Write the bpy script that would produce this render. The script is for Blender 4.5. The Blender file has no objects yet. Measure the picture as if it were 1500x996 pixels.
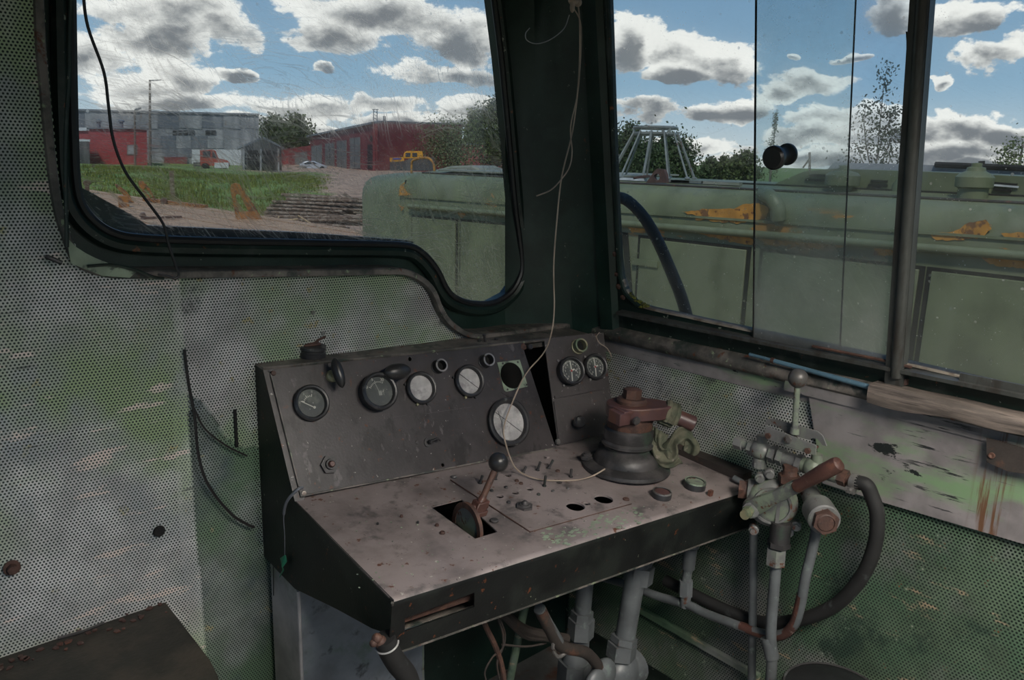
import bpy, bmesh, math, random
import numpy as np
from mathutils import Vector, Matrix, geometry
random.seed(7); RNG = np.random.default_rng(7)
S = bpy.context.scene
COL = S.collection

# ------------------------------------------------------------------ camera
F = 1160.0                                     # focal length for a 1500 x 996 frame
def _basis(vp, roll):
    r = math.radians(roll)
    yc = vp[1] + (750 - vp[0]) * math.tan(r)
    n = np.cross([0, yc - 498, F], [math.cos(r), math.sin(r), 0]); n /= np.linalg.norm(n)
    up = n if n[1] < 0 else -n
    y = np.array([vp[0] - 750, vp[1] - 498, F]); y /= np.linalg.norm(y)
    y -= up * y.dot(up); y /= np.linalg.norm(y)
    x = np.cross(y, up)
    return np.array([x, y, up])
MC = _basis((-330, 205), 1.5)
CP = np.array([0, 0, 1.55])
cd = bpy.data.cameras.new('camera'); cam = bpy.data.objects.new('camera', cd); COL.objects.link(cam)
cd.sensor_fit = 'HORIZONTAL'; cd.sensor_width = 36; cd.lens = F / 1500 * 36; cd.clip_start = .02; cd.clip_end = 2000
m = Matrix.Identity(4)
for i in range(3):
    m[i][0] = MC[i][0]; m[i][1] = -MC[i][1]; m[i][2] = -MC[i][2]; m[i][3] = CP[i]
cam.matrix_world = m
S.camera = cam
S.view_settings.view_transform = 'Standard'; S.view_settings.look = 'None'
S.view_settings.exposure = 0.0; S.view_settings.gamma = 1.0; S.view_settings.use_curve_mapping = False

def ray(px, py):
    d = MC @ np.array([px - 750, py - 498, F]); return d / np.linalg.norm(d)
def hit(px, py, p0, n):
    d = ray(px, py); n = np.asarray(n, float)
    return CP + d * ((np.asarray(p0, float) - CP).dot(n) / d.dot(n))
def depth(p): return float((MC.T @ (np.asarray(p) - CP))[2])
def rad(p, rpx): return rpx * depth(p) / F

# ------------------------------------------------------------------ node helpers
class NT:
    def __init__(s, tree): s.t = tree; s.t.nodes.clear()
    def n(s, kind, **kw):
        o = s.t.nodes.new(kind)
        for k, v in kw.items(): setattr(o, k, v)
        return o
    def put(s, sock, v):
        if v is None: return
        if isinstance(v, bpy.types.NodeSocket): s.t.links.new(v, sock)
        else:
            if hasattr(sock.default_value, '__len__') and not hasattr(v, '__len__'): v = (v,) * len(sock.default_value)
            if hasattr(v, '__len__') and len(sock.default_value) == 4 and len(v) == 3: v = (*v, 1)
            sock.default_value = v
    def m(s, op, a, b=None, c=None, clamp=False):
        o = s.n('ShaderNodeMath', operation=op, use_clamp=clamp)
        s.put(o.inputs[0], a); s.put(o.inputs[1], b); s.put(o.inputs[2], c); return o.outputs[0]
    def v(s, op, a, b=None, out=0):
        o = s.n('ShaderNodeVectorMath', operation=op)
        s.put(o.inputs[0], a); s.put(o.inputs[1], b)
        return o.outputs['Value'] if op in ('LENGTH', 'DOT_PRODUCT') else o.outputs[0]
    def noise(s, vec, scale, detail=4, rough=.55, dist=0):
        o = s.n('ShaderNodeTexNoise'); s.put(o.inputs['Vector'], vec); s.put(o.inputs['Scale'], scale)
        s.put(o.inputs['Detail'], detail); s.put(o.inputs['Roughness'], rough); s.put(o.inputs['Distortion'], dist); return o.outputs['Fac']
    def step(s, x, lo, hi):
        o = s.n('ShaderNodeMapRange', interpolation_type='SMOOTHSTEP')
        s.put(o.inputs['Value'], x); s.put(o.inputs['From Min'], lo); s.put(o.inputs['From Max'], hi); return o.outputs[0]
    def mix(s, f, a, b):
        o = s.n('ShaderNodeMix', data_type='RGBA'); s.put(o.inputs[0], f); s.put(o.inputs[6], a); s.put(o.inputs[7], b); return o.outputs[2]

# ------------------------------------------------------------------ sky with broken cumulus
w = bpy.data.worlds.new('sky'); S.world = w; w.use_nodes = True
k = NT(w.node_tree)
tc = k.n('ShaderNodeTexCoord').outputs['Generated']
sp = k.n('ShaderNodeSeparateXYZ'); k.put(sp.inputs[0], tc)
az = k.m('ARCTAN2', sp.outputs[0], sp.outputs[1]); el = k.m('ARCSINE', sp.outputs[2])
vec = k.v('MULTIPLY', tc, (1, 1, 1.7))
n1 = k.noise(vec, 6.5, 9, .58, .15)
n1u = k.noise(k.v('ADD', vec, (-.02, -.03, .045)), 6.5, 5, .55, .15)
n2 = k.noise(vec, 20, 9, .66)
n3 = k.noise(k.v('ADD', vec, (-.008, -.012, .02)), 20, 7, .64)
cz = k.n('ShaderNodeCombineXYZ'); k.put(cz.inputs[0], az); k.put(cz.inputs[1], el)
ae = cz.outputs[0]
wn = k.n('ShaderNodeTexNoise'); k.put(wn.inputs['Vector'], vec); k.put(wn.inputs['Scale'], 11); k.put(wn.inputs['Detail'], 6)
wv = k.v("MULTIPLY", k.v("SUBTRACT", wn.outputs["Color"], (.5, .5, .5)), (.15, .05, 0))
aew = k.v('ADD', ae, wv)
CL = [(135, 78, 95, 36), (235, 62, 75, 40), (260, 12, 150, 40), (330, 40, 90, 26), (560, 22, 150, 52), (660, 60, 95, 48), (500, 60, 80, 30), (655, 112, 105, 25), (180, 128, 95, 22), (260, 118, 62, 24),
      (455, 158, 105, 24), (560, 150, 70, 16), (350, 106, 30, 13), (470, 105, 22, 10), (705, 165, 60, 20), (400, 182, 80, 12),
      (925, 65, 48, 42), (1010, 72, 62, 26), (1070, 92, 75, 38), (1010, 105, 70, 18), (960, 158, 78, 24), (1060, 168, 85, 22), (1000, 208, 120, 20), (1060, 232, 130, 18),
      (1195, 118, 68, 24), (1150, 138, 60, 16), (1262, 88, 32, 9), (1190, 80, 16, 8), (1310, 32, 52, 36), (1240, 175, 110, 26), (1180, 200, 130, 24), (1300, 195, 90, 32),
      (1440, 20, 110, 36), (1470, 82, 60, 26), (1400, 112, 30, 12), (1410, 182, 62, 32), (1480, 200, 70, 26), (1420, 225, 110, 18), (1560, 60, 80, 40),
      (230, 150, 120, 15), (610, 178, 110, 12), (960, 240, 120, 18), (1090, 215, 80, 14), (1200, 235, 150, 18), (1340, 230, 110, 20), (1450, 245, 110, 16), (300, 185, 90, 10), (480, 190, 70, 9)]
md = None; num = None; den = None
for cx, cy, rx, ry in CL:
    a0 = ray(cx, cy); a1 = ray(cx + rx, cy); a2 = ray(cx, cy + ry)
    A = lambda d: np.array([math.atan2(d[0], d[1]), math.asin(d[2])])
    c0 = A(a0); wa = abs(A(a1)[0] - c0[0]); we = abs(A(a2)[1] - c0[1])
    dv = k.v('MULTIPLY', k.v('SUBTRACT', aew, (c0[0], c0[1], 0)), (1 / wa, 1 / we, 0)); d = k.v('LENGTH', dv)
    wgt = k.m('POWER', k.m('MAXIMUM', k.m('SUBTRACT', 1.5, d), 0.0), 2.0)
    sy = k.n('ShaderNodeSeparateXYZ'); k.put(sy.inputs[0], dv)
    rel = k.m('MULTIPLY', wgt, sy.outputs[1])
    num = rel if num is None else k.m('ADD', num, rel); den = wgt if den is None else k.m('ADD', den, wgt)
    md = d if md is None else k.m('SMOOTH_MIN', md, d, .2)
blob = k.m('SUBTRACT', .92, md)
blob = k.m('MAXIMUM', blob, -.55)
D = k.m('ADD', k.m('MULTIPLY', k.m('SUBTRACT', n1, .5), 1.7), k.m('ADD', k.m("MULTIPLY", blob, .85), k.m('MULTIPLY', k.m('SUBTRACT', n2, .5), 1.15)))
alpha = k.step(D, -.02, .13)
erel = k.m('DIVIDE', num, k.m('MAXIMUM', den, .05))
thick = k.step(k.m('ADD', k.m('SUBTRACT', D, k.m('MULTIPLY', erel, .5)), k.m('ADD', k.m('MULTIPLY', k.m('SUBTRACT', n1u, n1), 2.0), k.m('MULTIPLY', k.m('SUBTRACT', n3, n2), 1.6))), -.02, .80)
ccol = k.mix(thick, (.86, .85, .84), (.17, .185, .21))
hz = k.step(el, -.02, .42)
blue = k.mix(hz, (.27, .42, .56), (.065, .17, .36)); blue = k.mix(k.step(el, .10, -.02), blue, (.55, .60, .63))
sky = k.mix(alpha, blue, ccol)
bgn = k.n('ShaderNodeBackground'); k.put(bgn.inputs[0], sky); bgn.inputs[1].default_value = 1.15
k.put(k.n('ShaderNodeOutputWorld').inputs[0], bgn.outputs[0])

# ------------------------------------------------------------------ sun: high, behind and left of the cab, softened by haze
sl = bpy.data.lights.new('sun', 'SUN'); sl.energy = 2.3; sl.angle = math.radians(6); sl.color = (1, .95, .87)
so = bpy.data.objects.new('sun', sl); COL.objects.link(so)
so.rotation_euler = Vector((.62, .50, -.95)).to_track_quat('-Z', 'Y').to_euler()

# ------------------------------------------------------------------ mesh builder (world coordinates)
def V(p): return Vector([float(c) for c in p])
def perp(a):
    a = V(a).normalized(); u = a.orthogonal().normalized(); return u, a.cross(u)
def smooth_path(pts, n=6, close=False):
    P = [V(p) for p in pts]; out = []
    N = len(P)
    rng = range(N if close else N - 1)
    for i in rng:
        p1, p2 = P[i], P[(i + 1) % N]
        p0 = P[i - 1] if (i > 0 or close) else p1 * 2 - p2
        p3 = P[(i + 2) % N] if (i + 2 < N or close) else p2 * 2 - p1
        for j in range(n):
            t = j / n
            out.append(.5 * ((2 * p1) + (p2 - p0) * t + (2 * p0 - 5 * p1 + 4 * p2 - p3) * t * t + (3 * p1 - p0 - 3 * p2 + p3) * t ** 3))
    if not close: out.append(P[-1])
    return out
class B:
    def __init__(s): s.v = []; s.f = []
    def add(s, vs, fs):
        o = len(s.v); s.v += [tuple(map(float, p)) for p in vs]; s.f += [tuple(i + o for i in f) for f in fs]; return s
    def box(s, a, b):
        (x0, y0, z0), (x1, y1, z1) = a, b
        return s.add([(x0, y0, z0), (x1, y0, z0), (x1, y1, z0), (x0, y1, z0), (x0, y0, z1), (x1, y0, z1), (x1, y1, z1), (x0, y1, z1)],
                     [(0, 3, 2, 1), (4, 5, 6, 7), (0, 1, 5, 4), (1, 2, 6, 5), (2, 3, 7, 6), (3, 0, 4, 7)])
    def obox(s, c, u, v, n):                           # centre and three half-extent vectors
        c, u, v, n = V(c), V(u), V(v), V(n)
        P = [c + u * a + v * b + n * d for d in (-1, 1) for (a, b) in ((-1, -1), (1, -1), (1, 1), (-1, 1))]
        return s.add(P, [(0, 3, 2, 1), (4, 5, 6, 7), (0, 1, 5, 4), (1, 2, 6, 5), (2, 3, 7, 6), (3, 0, 4, 7)])
    def bar(s, a, b, w, h, up=(0, 0, 1)):              # rectangular bar from a to b
        a, b = V(a), V(b); d = (b - a); x = d.cross(V(up)).normalized(); y = x.cross(d).normalized()
        return s.obox((a + b) / 2, d / 2, x * w / 2, y * h / 2)
    def cyl(s, a, b, r0, r1=None, n=16, cap=True, ph=0):
        a, b = V(a), V(b); r1 = r0 if r1 is None else r1; u, v = perp(b - a); vs = []
        for c, r in ((a, r0), (b, r1)):
            for i in range(n):
                t = 2 * math.pi * i / n + ph; vs.append(c + (u * math.cos(t) + v * math.sin(t)) * r)
        fs = [(i, (i + 1) % n, n + (i + 1) % n, n + i) for i in range(n)]
        if cap: fs += [tuple(range(n - 1, -1, -1)), tuple(range(n, 2 * n))]
        return s.add(vs, fs)
    def hex(s, a, b, r, ph=0): return s.cyl(a, b, r, n=6, ph=ph)
    def lathe(s, o, ax, prof, n=28):                   # profile of (radius, height)
        o, ax = V(o), V(ax).normalized(); u, v = perp(ax); vs = []; fs = []
        for r, h in prof:
            for i in range(n):
                t = 2 * math.pi * i / n; vs.append(o + ax * h + (u * math.cos(t) + v * math.sin(t)) * max(r, 1e-5))
        for j in range(len(prof) - 1):
            for i in range(n):
                fs.append((j * n + i, j * n + (i + 1) % n, (j + 1) * n + (i + 1) % n, (j + 1) * n + i))
        return s.add(vs, fs)
    def tube(s, pts, r, n=8, close=False, sub=0, flat=None):
        P = smooth_path(pts, sub, close) if sub else [V(p) for p in pts]
        N = len(P); vs = []; fs = []; u = None
        for i, p in enumerate(P):
            d = (P[(i + 1) % N] - P[i - 1]) if close else (P[min(i + 1, N - 1)] - P[max(i - 1, 0)])
            d.normalize()
            if u is None: u = (V(flat[0]) if flat else d.orthogonal())
            u = (u - d * u.dot(d)).normalized() if not flat else (V(flat[0]) - d * V(flat[0]).dot(d)).normalized()
            v = d.cross(u); rr = r[i * (len(r) - 1) // max(N - 1, 1)] if hasattr(r, '__len__') else r
            k2 = flat[1] if flat else 1
            for q in range(n):
                t = 2 * math.pi * q / n; vs.append(p + u * math.cos(t) * rr * k2 + v * math.sin(t) * rr)
        for i in range(N if close else N - 1):
            for q in range(n):
                a, b = i * n, ((i + 1) % N) * n; fs.append((a + q, a + (q + 1) % n, b + (q + 1) % n, b + q))
        if not close: fs += [tuple(range(n - 1, -1, -1)), tuple(range((N - 1) * n, N * n))]
        return s.add(vs, fs)
    def ball(s, c, r, sc=(1, 1, 1), ax=None, n=20, m=12):
        c = V(c); A = ax or (Vector((1, 0, 0)), Vector((0, 1, 0)), Vector((0, 0, 1))); vs = []; fs = []
        for j in range(m + 1):
            th = math.pi * j / m
            for i in range(n):
                t = 2 * math.pi * i / n
                vs.append(c + (A[0] * (math.sin(th) * math.cos(t) * sc[0]) + A[1] * (math.sin(th) * math.sin(t) * sc[1]) + A[2] * (math.cos(th) * sc[2])) * r)
        for j in range(m):
            for i in range(n): fs.append((j * n + i, (j + 1) * n + i, (j + 1) * n + (i + 1) % n, j * n + (i + 1) % n))
        return s.add(vs, fs)
    def prism(s, poly, vec, holes=()):                 # planar polygon (3D points), holes, swept along vec
        loops = [[V(p) for p in poly]] + [[V(p) for p in h] for h in holes]; vec = V(vec)
        P = [p for l in loops for p in l]; N = len(P)
        tri = geometry.tessellate_polygon(loops)
        fs = [tuple(t) for t in tri] + [tuple(N + i for i in reversed(t)) for t in tri]; o = 0
        for l in loops:
            L = len(l)
            for i in range(L): fs.append((o + i, o + (i + 1) % L, N + o + (i + 1) % L, N + o + i))
            o += L
        return s.add(P + [p + vec for p in P], fs)
    def loft(s, rows, cap=False, close=False):
        n = len(rows[0]); vs = [p for r in rows for p in r]; fs = []
        for j in range(len(rows) - 1):
            for i in range(n if close else n - 1): fs.append((j * n + i, j * n + (i + 1) % n, (j + 1) * n + (i + 1) % n, (j + 1) * n + i))
        if cap: fs += [tuple(range(n - 1, -1, -1)), tuple(range((len(rows) - 1) * n, len(rows) * n))]
        return s.add(vs, fs)
def ring(c, u, v, r, n=28, ru=None): return [V(c) + V(u) * (math.cos(2 * math.pi * i / n) * (ru or r)) + V(v) * (math.sin(2 * math.pi * i / n) * r) for i in range(n)]

ORG = {}
def T(name, label, cat, loc, group=None):              # thing: an Empty that parents its parts
    o = bpy.data.objects.new(name, None); COL.objects.link(o); o.location = V(loc); o.empty_display_size = .05
    o['label'] = label; o['category'] = cat
    if group: o['group'] = group
    ORG[o] = V(loc); return o
def O(name, b, mat, parent=None, label=None, cat=None, group=None, kind=None, bevel=0, sharp=38, flat=False):
    me = bpy.data.meshes.new(name)
    if parent is not None: off = ORG[parent]
    else:
        a = np.array(b.v); off = V(((a[:, 0].min() + a[:, 0].max()) / 2, (a[:, 1].min() + a[:, 1].max()) / 2, a[:, 2].min()))
    a = np.array(b.v) - np.array(off)
    me.from_pydata(a.tolist(), [], b.f)
    bm = bmesh.new(); bm.from_mesh(me); bmesh.ops.recalc_face_normals(bm, faces=bm.faces); bm.to_mesh(me); bm.free()
    if not flat:
        me.polygons.foreach_set('use_smooth', [True] * len(me.polygons)); me.set_sharp_from_angle(angle=math.radians(sharp))
    me.materials.append(mat)
    o = bpy.data.objects.new(name, me); COL.objects.link(o)
    if parent is not None: o.parent = parent
    else: o.location = off
    ORG[o] = off
    if label: o['label'] = label
    if cat: o['category'] = cat
    if group: o['group'] = group
    if kind: o['kind'] = kind
    if bevel:
        md = o.modifiers.new('edge', 'BEVEL'); md.width = bevel; md.segments = 2; md.limit_method = 'ANGLE'; md.angle_limit = math.radians(40)
    return o
def TXT(body, p, u, v, size, mat, parent, name='numeral'):
    cu = bpy.data.curves.new(name, 'FONT'); cu.body = body; cu.size = size; cu.align_x = 'CENTER'; cu.align_y = 'CENTER'; cu.extrude = .0002; cu.resolution_u = 3
    tmp = bpy.data.objects.new('tmp', cu); COL.objects.link(tmp)
    me = bpy.data.meshes.new_from_object(tmp); bpy.data.objects.remove(tmp); bpy.data.curves.remove(cu)
    me.materials.clear(); me.materials.append(mat)
    o = bpy.data.objects.new(name, me); COL.objects.link(o)
    u, v = V(u).normalized(), V(v).normalized(); n = u.cross(v)
    m = Matrix(((u.x, v.x, n.x, 0), (u.y, v.y, n.y, 0), (u.z, v.z, n.z, 0), (0, 0, 0, 1)))
    m.translation = V(p) - ORG[parent]
    o.parent = parent; o.matrix_local = m; return o

# ------------------------------------------------------------------ materials
def M(name, base, rough=.6, metal=0., layers=(), var=.25, vscale=12, bump=.15, bscale=120, spec=.5, coord='Object'):
    ma = bpy.data.materials.new(name); ma.use_nodes = True; k = NT(ma.node_tree)
    co = k.n('ShaderNodeTexCoord').outputs[coord]
    base = tuple(base)
    col = k.mix(k.step(k.noise(co, vscale, 6), .3, .7), tuple(c * (1 - var) for c in base), tuple(min(1, c * (1 + var)) for c in base))
    rgh = rough; met = metal
    for i, ly in enumerate(layers):                     # (colour, scale, threshold, softness, stretch, rough, metal)
        c, sc, th, so = ly[:4]; st = ly[4] if len(ly) > 4 and ly[4] else (1, 1, 1)
        vv = k.v('ADD', k.v('MULTIPLY', co, st), (3.1 * i + 1.7, 5.3 * i, 2.2 * i))
        f = k.step(k.noise(vv, sc, 8, .62), th - so, th + so)
        if len(ly) > 7 and ly[7]:                       # a height band the wear keeps to
            z = k.n('ShaderNodeSeparateXYZ'); k.put(z.inputs[0], co); a = ly[7]
            q = z.outputs[a[0]]
            f = k.m('MULTIPLY', f, k.m('MULTIPLY', k.step(q, a[1] - a[3], a[1] + a[3]), k.m('SUBTRACT', 1, k.step(q, a[2] - a[3], a[2] + a[3]))))
        col = k.mix(f, col, c)
        if len(ly) > 5 and ly[5] is not None:
            o = k.n('ShaderNodeMix', data_type='FLOAT'); k.put(o.inputs[0], f); k.put(o.inputs[2], rgh); k.put(o.inputs[3], ly[5]); rgh = o.outputs[0]
    p = k.n('ShaderNodeBsdfPrincipled'); k.put(p.inputs['Base Color'], col); k.put(p.inputs['Roughness'], rgh); k.put(p.inputs['Metallic'], met)
    k.put(p.inputs['Specular IOR Level'], spec)
    if bump:
        bn = k.n('ShaderNodeBump'); bn.inputs['Strength'].default_value = bump; bn.inputs['Distance'].default_value = .002 if coord == 'Object' else .1
        k.put(bn.inputs['Height'], k.noise(co, bscale, 5)); k.put(p.inputs['Normal'], bn.outputs[0])
    k.put(k.n('ShaderNodeOutputMaterial').inputs[0], p.outputs[0]); return ma
RUST = (.10, .035, .016); RUSTL = (.22, .075, .03); PALE = (.42, .42, .33)
m_console = M('console_paint', (.033, .029, .030), .40, layers=[((.056, .049, .050), 7, .5, .14), ((.022, .020, .020), 22, .6, .06, (1, 1, .35)), (RUST, 60, .655, .02), ((.32, .31, .28), 95, .685, .012), ((.10, .092, .09), 34, .65, .03, (1, 1, .2))], bscale=200)
m_desk = M('desk_paint', (.15, .127, .122), .34, layers=[((.27, .228, .222), 5, .47, .14), ((.085, .076, .075), 12, .60, .07), (RUST, 42, .655, .02), ((.42, .40, .35), 75, .675, .012), ((.05, .045, .045), 90, .67, .015)], bscale=160)
m_apron = M('black_apron_paint', (.008, .009, .009), .42, spec=.3, layers=[((.016, .019, .017), 9, .55, .1), ((.24, .25, .19), 80, .70, .012), (RUST, 50, .66, .02)], bscale=200)
m_black = M('black_void', (.006, .006, .006), .9, bump=0)
m_pillar = M('dark_green_paint', (.008, .023, .017), .36, layers=[((.017, .038, .030), 6, .54, .1), (RUST, 26, .70, .03), ((.15, .16, .13), 70, .70, .01)], bump=.25, bscale=260)
m_frame = M('dark_green_chipped', (.009, .021, .016), .42, layers=[((.04, .05, .043), 12, .6, .08), ((.3, .32, .26), 45, .665, .02), (RUSTL, 30, .67, .03)], bump=.3, bscale=160)
m_ledge = M('dusty_ledge', (.06, .058, .052), .6, layers=[((.16, .14, .125), 14, .52, .1), ((.025, .035, .03), 18, .6, .06), ((.22, .27, .17), 50, .64, .03), (RUST, 40, .64, .03)], bump=.5, bscale=90)
m_dust = M('pale_dust', (.20, .175, .145), .8, layers=[((.09, .07, .05), 20, .55, .08), (RUST, 26, .64, .04)], bump=.5)
m_rubber = M('rubber', (.013, .014, .015), .42, layers=[((.05, .05, .05), 30, .66, .06)], bscale=90)
m_hose = M('hose_rubber', (.014, .014, .014), .68, layers=[((.05, .055, .055), 26, .64, .06)], bscale=90)
m_perf = M('perforated_grey_green', (.49, .505, .495), .5, layers=[((.30, .40, .23), 3.2, .55, .1), ((.34, .375, .38), 5, .58, .1), ((.66, .59, .53), 14, .61, .03, (.5, 1, 2.4)), ((.40, .38, .2), 16, .655, .03), ((.05, .055, .055), 9, .67, .03, (.5, 1, 4))], bscale=60, bump=.08)
m_perf2 = M('perforated_green', (.10, .145, .095), .5, layers=[((.075, .14, .085), 3.2, .5, .1), ((.19, .2, .19), 4, .56, .1), ((.34, .27, .18), 16, .63, .03, (1, .5, 2)), ((.04, .07, .05), 6, .62, .06)], bscale=60, bump=.08)
m_perf3 = M('perforated_grey', (.42, .43, .425), .5, layers=[((.28, .37, .24), 4, .54, .1), ((.36, .33, .19), 34, .65, .03), ((.09, .10, .10), 7, .63, .06)], bscale=60, bump=.08)
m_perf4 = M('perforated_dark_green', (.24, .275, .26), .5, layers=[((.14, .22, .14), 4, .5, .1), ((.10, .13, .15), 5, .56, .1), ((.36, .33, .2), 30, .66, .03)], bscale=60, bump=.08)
m_panel = M('grey_sheet', (.20, .185, .185), .45, layers=[((.17, .265, .145), 3.3, .565, .05, (1, .45, 1.5)), ((.012, .016, .015), 15, .665, .012, (1, .5, 1)), ((.075, .085, .08), 40, .66, .02, (1, .25, 3)), ((.12, .06, .032), 12, .53, .06, (1, 6, .3), None, None, (1, .225, .285, .012)), ((.02, .022, .024), 26, .58, .02, (1, .2, 2.2), None, None, (1, .30, .42, .03))], bscale=120)
m_fit = M('grey_fitting_paint', (.15, .152, .15), .36, layers=[((.185, .205, .175), 20, .58, .06), (RUST, 34, .64, .03, None, .8), ((.035, .04, .04), 26, .66, .05)], bscale=120)
m_fitg = M('green_fitting_paint', (.185, .222, .165), .45, layers=[((.13, .135, .13), 22, .5, .06), (RUST, 40, .62, .04, None, .8)], bscale=120)
m_pipe = M('pipe_paint', (.105, .115, .12), .4, layers=[((.16, .19, .18), 30, .62, .05), (RUST, 30, .68, .03), ((.3, .27, .2), 60, .74, .02)], bscale=120)
m_rust = M('rust', (.066, .035, .027), .62, layers=[((.105, .052, .036), 40, .55, .1), ((.035, .025, .022), 60, .64, .05)], bump=.6, bscale=220)
m_rusth = M('worn_rusty_handle', (.075, .035, .028), .42, layers=[((.30, .24, .21), 60, .66, .04, None, .3), ((.14, .06, .04), 30, .6, .06)], bump=.5, bscale=200)
m_maroon = M('maroon_paint', (.085, .043, .042), .42, layers=[((.26, .33, .24), 26, .72, .025), ((.11, .05, .035), 18, .55, .08)], bscale=140)
m_cast = M('dark_cast', (.032, .031, .032), .45, layers=[((.07, .065, .065), 16, .55, .1), (RUSTL, 24, .7, .03), ((.04, .06, .045), 12, .62, .06)], bump=.3, bscale=140)
m_steel = M('bare_steel', (.28, .27, .26), .38, .7, layers=[((.09, .07, .06), 60, .58, .06)], bscale=200)
m_ballblk = M('black_knob', (.022, .022, .023), .34, layers=[((.09, .085, .08), 60, .68, .04)], bump=.1)
m_ballgry = M('worn_knob', (.10, .095, .09), .4, .3, layers=[(RUST, 60, .6, .05)], bump=.2)
m_bezel = M('bezel_black', (.028, .028, .03), .36, layers=[((.10, .105, .1), 60, .66, .04)], bump=.2)
m_dialw = M('pale_dial', (.40, .39, .385), .5, layers=[((.24, .23, .23), 26, .58, .08), ((.55, .54, .52), 50, .64, .04)], vscale=30)
m_diald = M('dark_dial', (.045, .05, .055), .5, layers=[((.13, .14, .13), 22, .56, .1)])
m_white = M('dial_white', (.62, .60, .56), .5, var=.1)
m_dim = M('dial_dim_white', (.30, .30, .29), .5, var=.1)
m_red = M('faded_red', (.35, .06, .06), .5)
m_brass = M('tarnished_brass', (.28, .26, .16), .45, .3, layers=[((.14, .19, .12), 40, .5, .08)])
m_pgreen = M('pale_green_plate', (.23, .29, .21), .5, layers=[((.08, .1, .08), 40, .58, .05)])
m_string = M('string', (.36, .29, .23), .8, bscale=600)
m_wireblk = M('black_wire', (.016, .015, .016), .4)
m_wiregry = M('grey_wire', (.13, .14, .16), .5)
m_tag = M('green_plastic', (.02, .22, .12), .45)
m_rag = M('rag', (.13, .125, .085), .9, layers=[((.06, .07, .045), 18, .52, .1), ((.22, .19, .15), 30, .64, .05)], bump=.8, bscale=90)
m_blue = M('blue_plastic', (.085, .16, .215), .35, layers=[((.2, .26, .29), 40, .66, .05)])
m_wood = M('weathered_wood', (.088, .073, .063), .75, layers=[((.185, .15, .128), 9, .52, .12, (10, .6, 10)), ((.05, .04, .035), 12, .6, .06, (9, .5, 9))], bump=.9, bscale=70)
m_woodd = M('dirty_wood_bracket', (.035, .028, .024), .7, layers=[((.11, .05, .03), 18, .62, .08)], bump=.4)
m_cab = M('blue_grey_cabinet', (.17, .19, .215), .5, layers=[((.10, .16, .12), 6, .6, .08), ((.05, .06, .07), 20, .62, .06)], bscale=90)
m_cabs = M('grey_cabinet_side', (.36, .345, .35), .5, layers=[((.12, .17, .08), 5, .62, .08), ((.03, .05, .04), 3, .60, .1)], bscale=90)
m_seat = M('dark_worn_board', (.027, .026, .021), .6, layers=[((.055, .047, .036), 9, .54, .1), ((.11, .08, .06), 34, .7, .03)], bump=.5)
m_moss = M('moss', (.11, .12, .012), .95, layers=[((.05, .055, .01), 60, .5, .1)], bump=1, bscale=300)
m_alu = M('window_bar', (.075, .08, .075), .4, .3, layers=[((.05, .045, .04), 8, .55, .1, (4, 4, .6)), ((.2, .2, .19), 40, .72, .02)], bscale=200)
m_wallin = M('dark_backing', (.012, .016, .014), .8)
m_ceil = M('cab_ceiling', (.22, .24, .22), .6)
m_floor = M('cab_floor', (.10, .10, .095), .7, layers=[(RUST, 8, .6, .1)])
# outside
m_hood = M('faded_green_paint', (.118, .135, .07), .5, layers=[((.15, .165, .105), 3, .55, .12), ((.36, .155, .025), 2.2, .60, .012, (1, .62, 1.9), None, None, (2, 2.15, 2.40, .03)), ((.06, .05, .045), 5, .69, .02), ((.11, .13, .09), 9, .66, .06, (1, 1, .3))], bscale=30, vscale=4)
m_hooddoor = M('faded_green_door', (.118, .138, .076), .5, layers=[((.145, .165, .10), 4, .54, .1, (1, 1, .4)), ((.20, .22, .18), 14, .72, .03)], bscale=40, vscale=4)
m_hoodtop = M('pale_green_roof', (.17, .185, .14), .6, layers=[((.23, .23, .195), 5, .52, .1), ((.15, .1, .06), 12, .68, .04)], bscale=40)
m_orange = M('orange_paint', (.40, .19, .035), .5, layers=[((.15, .07, .03), 9, .57, .03), (RUST, 30, .62, .05)])
m_ochre = M('rusty_orange_steel', (.27, .105, .022), .6, layers=[((.09, .035, .02), 9, .54, .06)])
m_cage = M('cage_steel', (.20, .215, .20), .4, .3, layers=[(RUST, 14, .64, .05)])
m_deck = M('rusty_plank', (.31, .185, .11), .8, layers=[((.44, .31, .20), 3, .54, .12, (.4, 6, 1)), ((.14, .07, .05), 4, .62, .06, (.4, 8, 1))], bscale=20, coord='Object')
m_dirt = (.36, .235, .16)
m_bark = M('bark', (.13, .088, .066), .9, layers=[((.27, .22, .18), 4, .56, .08, (.3, 4, 4)), ((.05, .035, .028), 7, .6, .06)], bump=.8, bscale=20)
m_logend = M('log_end', (.42, .30, .19), .8)
m_cowl = M('dark_cowl', (.05, .052, .058), .35, layers=[((.13, .125, .13), 6, .55, .1)])
m_galv = M('galvanised', (.20, .21, .225), .55, .1, layers=[((.33, .335, .345), .9, .52, .1, (1, 1, .3)), ((.17, .12, .09), 1.6, .68, .04, (1, 1, .2))], bump=0)
m_galvd = M('galvanised_dark', (.115, .13, .155), .55, .1, layers=[((.22, .23, .25), .9, .56, .1, (1, 1, .3))], bump=0)
m_redw = M('red_wall', (.155, .03, .034), .7, layers=[((.21, .055, .055), .5, .55, .1), ((.13, .03, .03), 1.2, .66, .06, (1, 1, .3))], bump=0)
m_redb = M('bright_red_wall', (.27, .035, .04), .7, layers=[((.34, .07, .07), .5, .58, .1)], bump=0)
m_door = M('grey_door', (.13, .14, .14), .6, layers=[((.2, .2, .2), .9, .56, .1)], bump=0)
m_dark = M('dark_opening', (.012, .012, .014), .8, bump=0)
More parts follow.
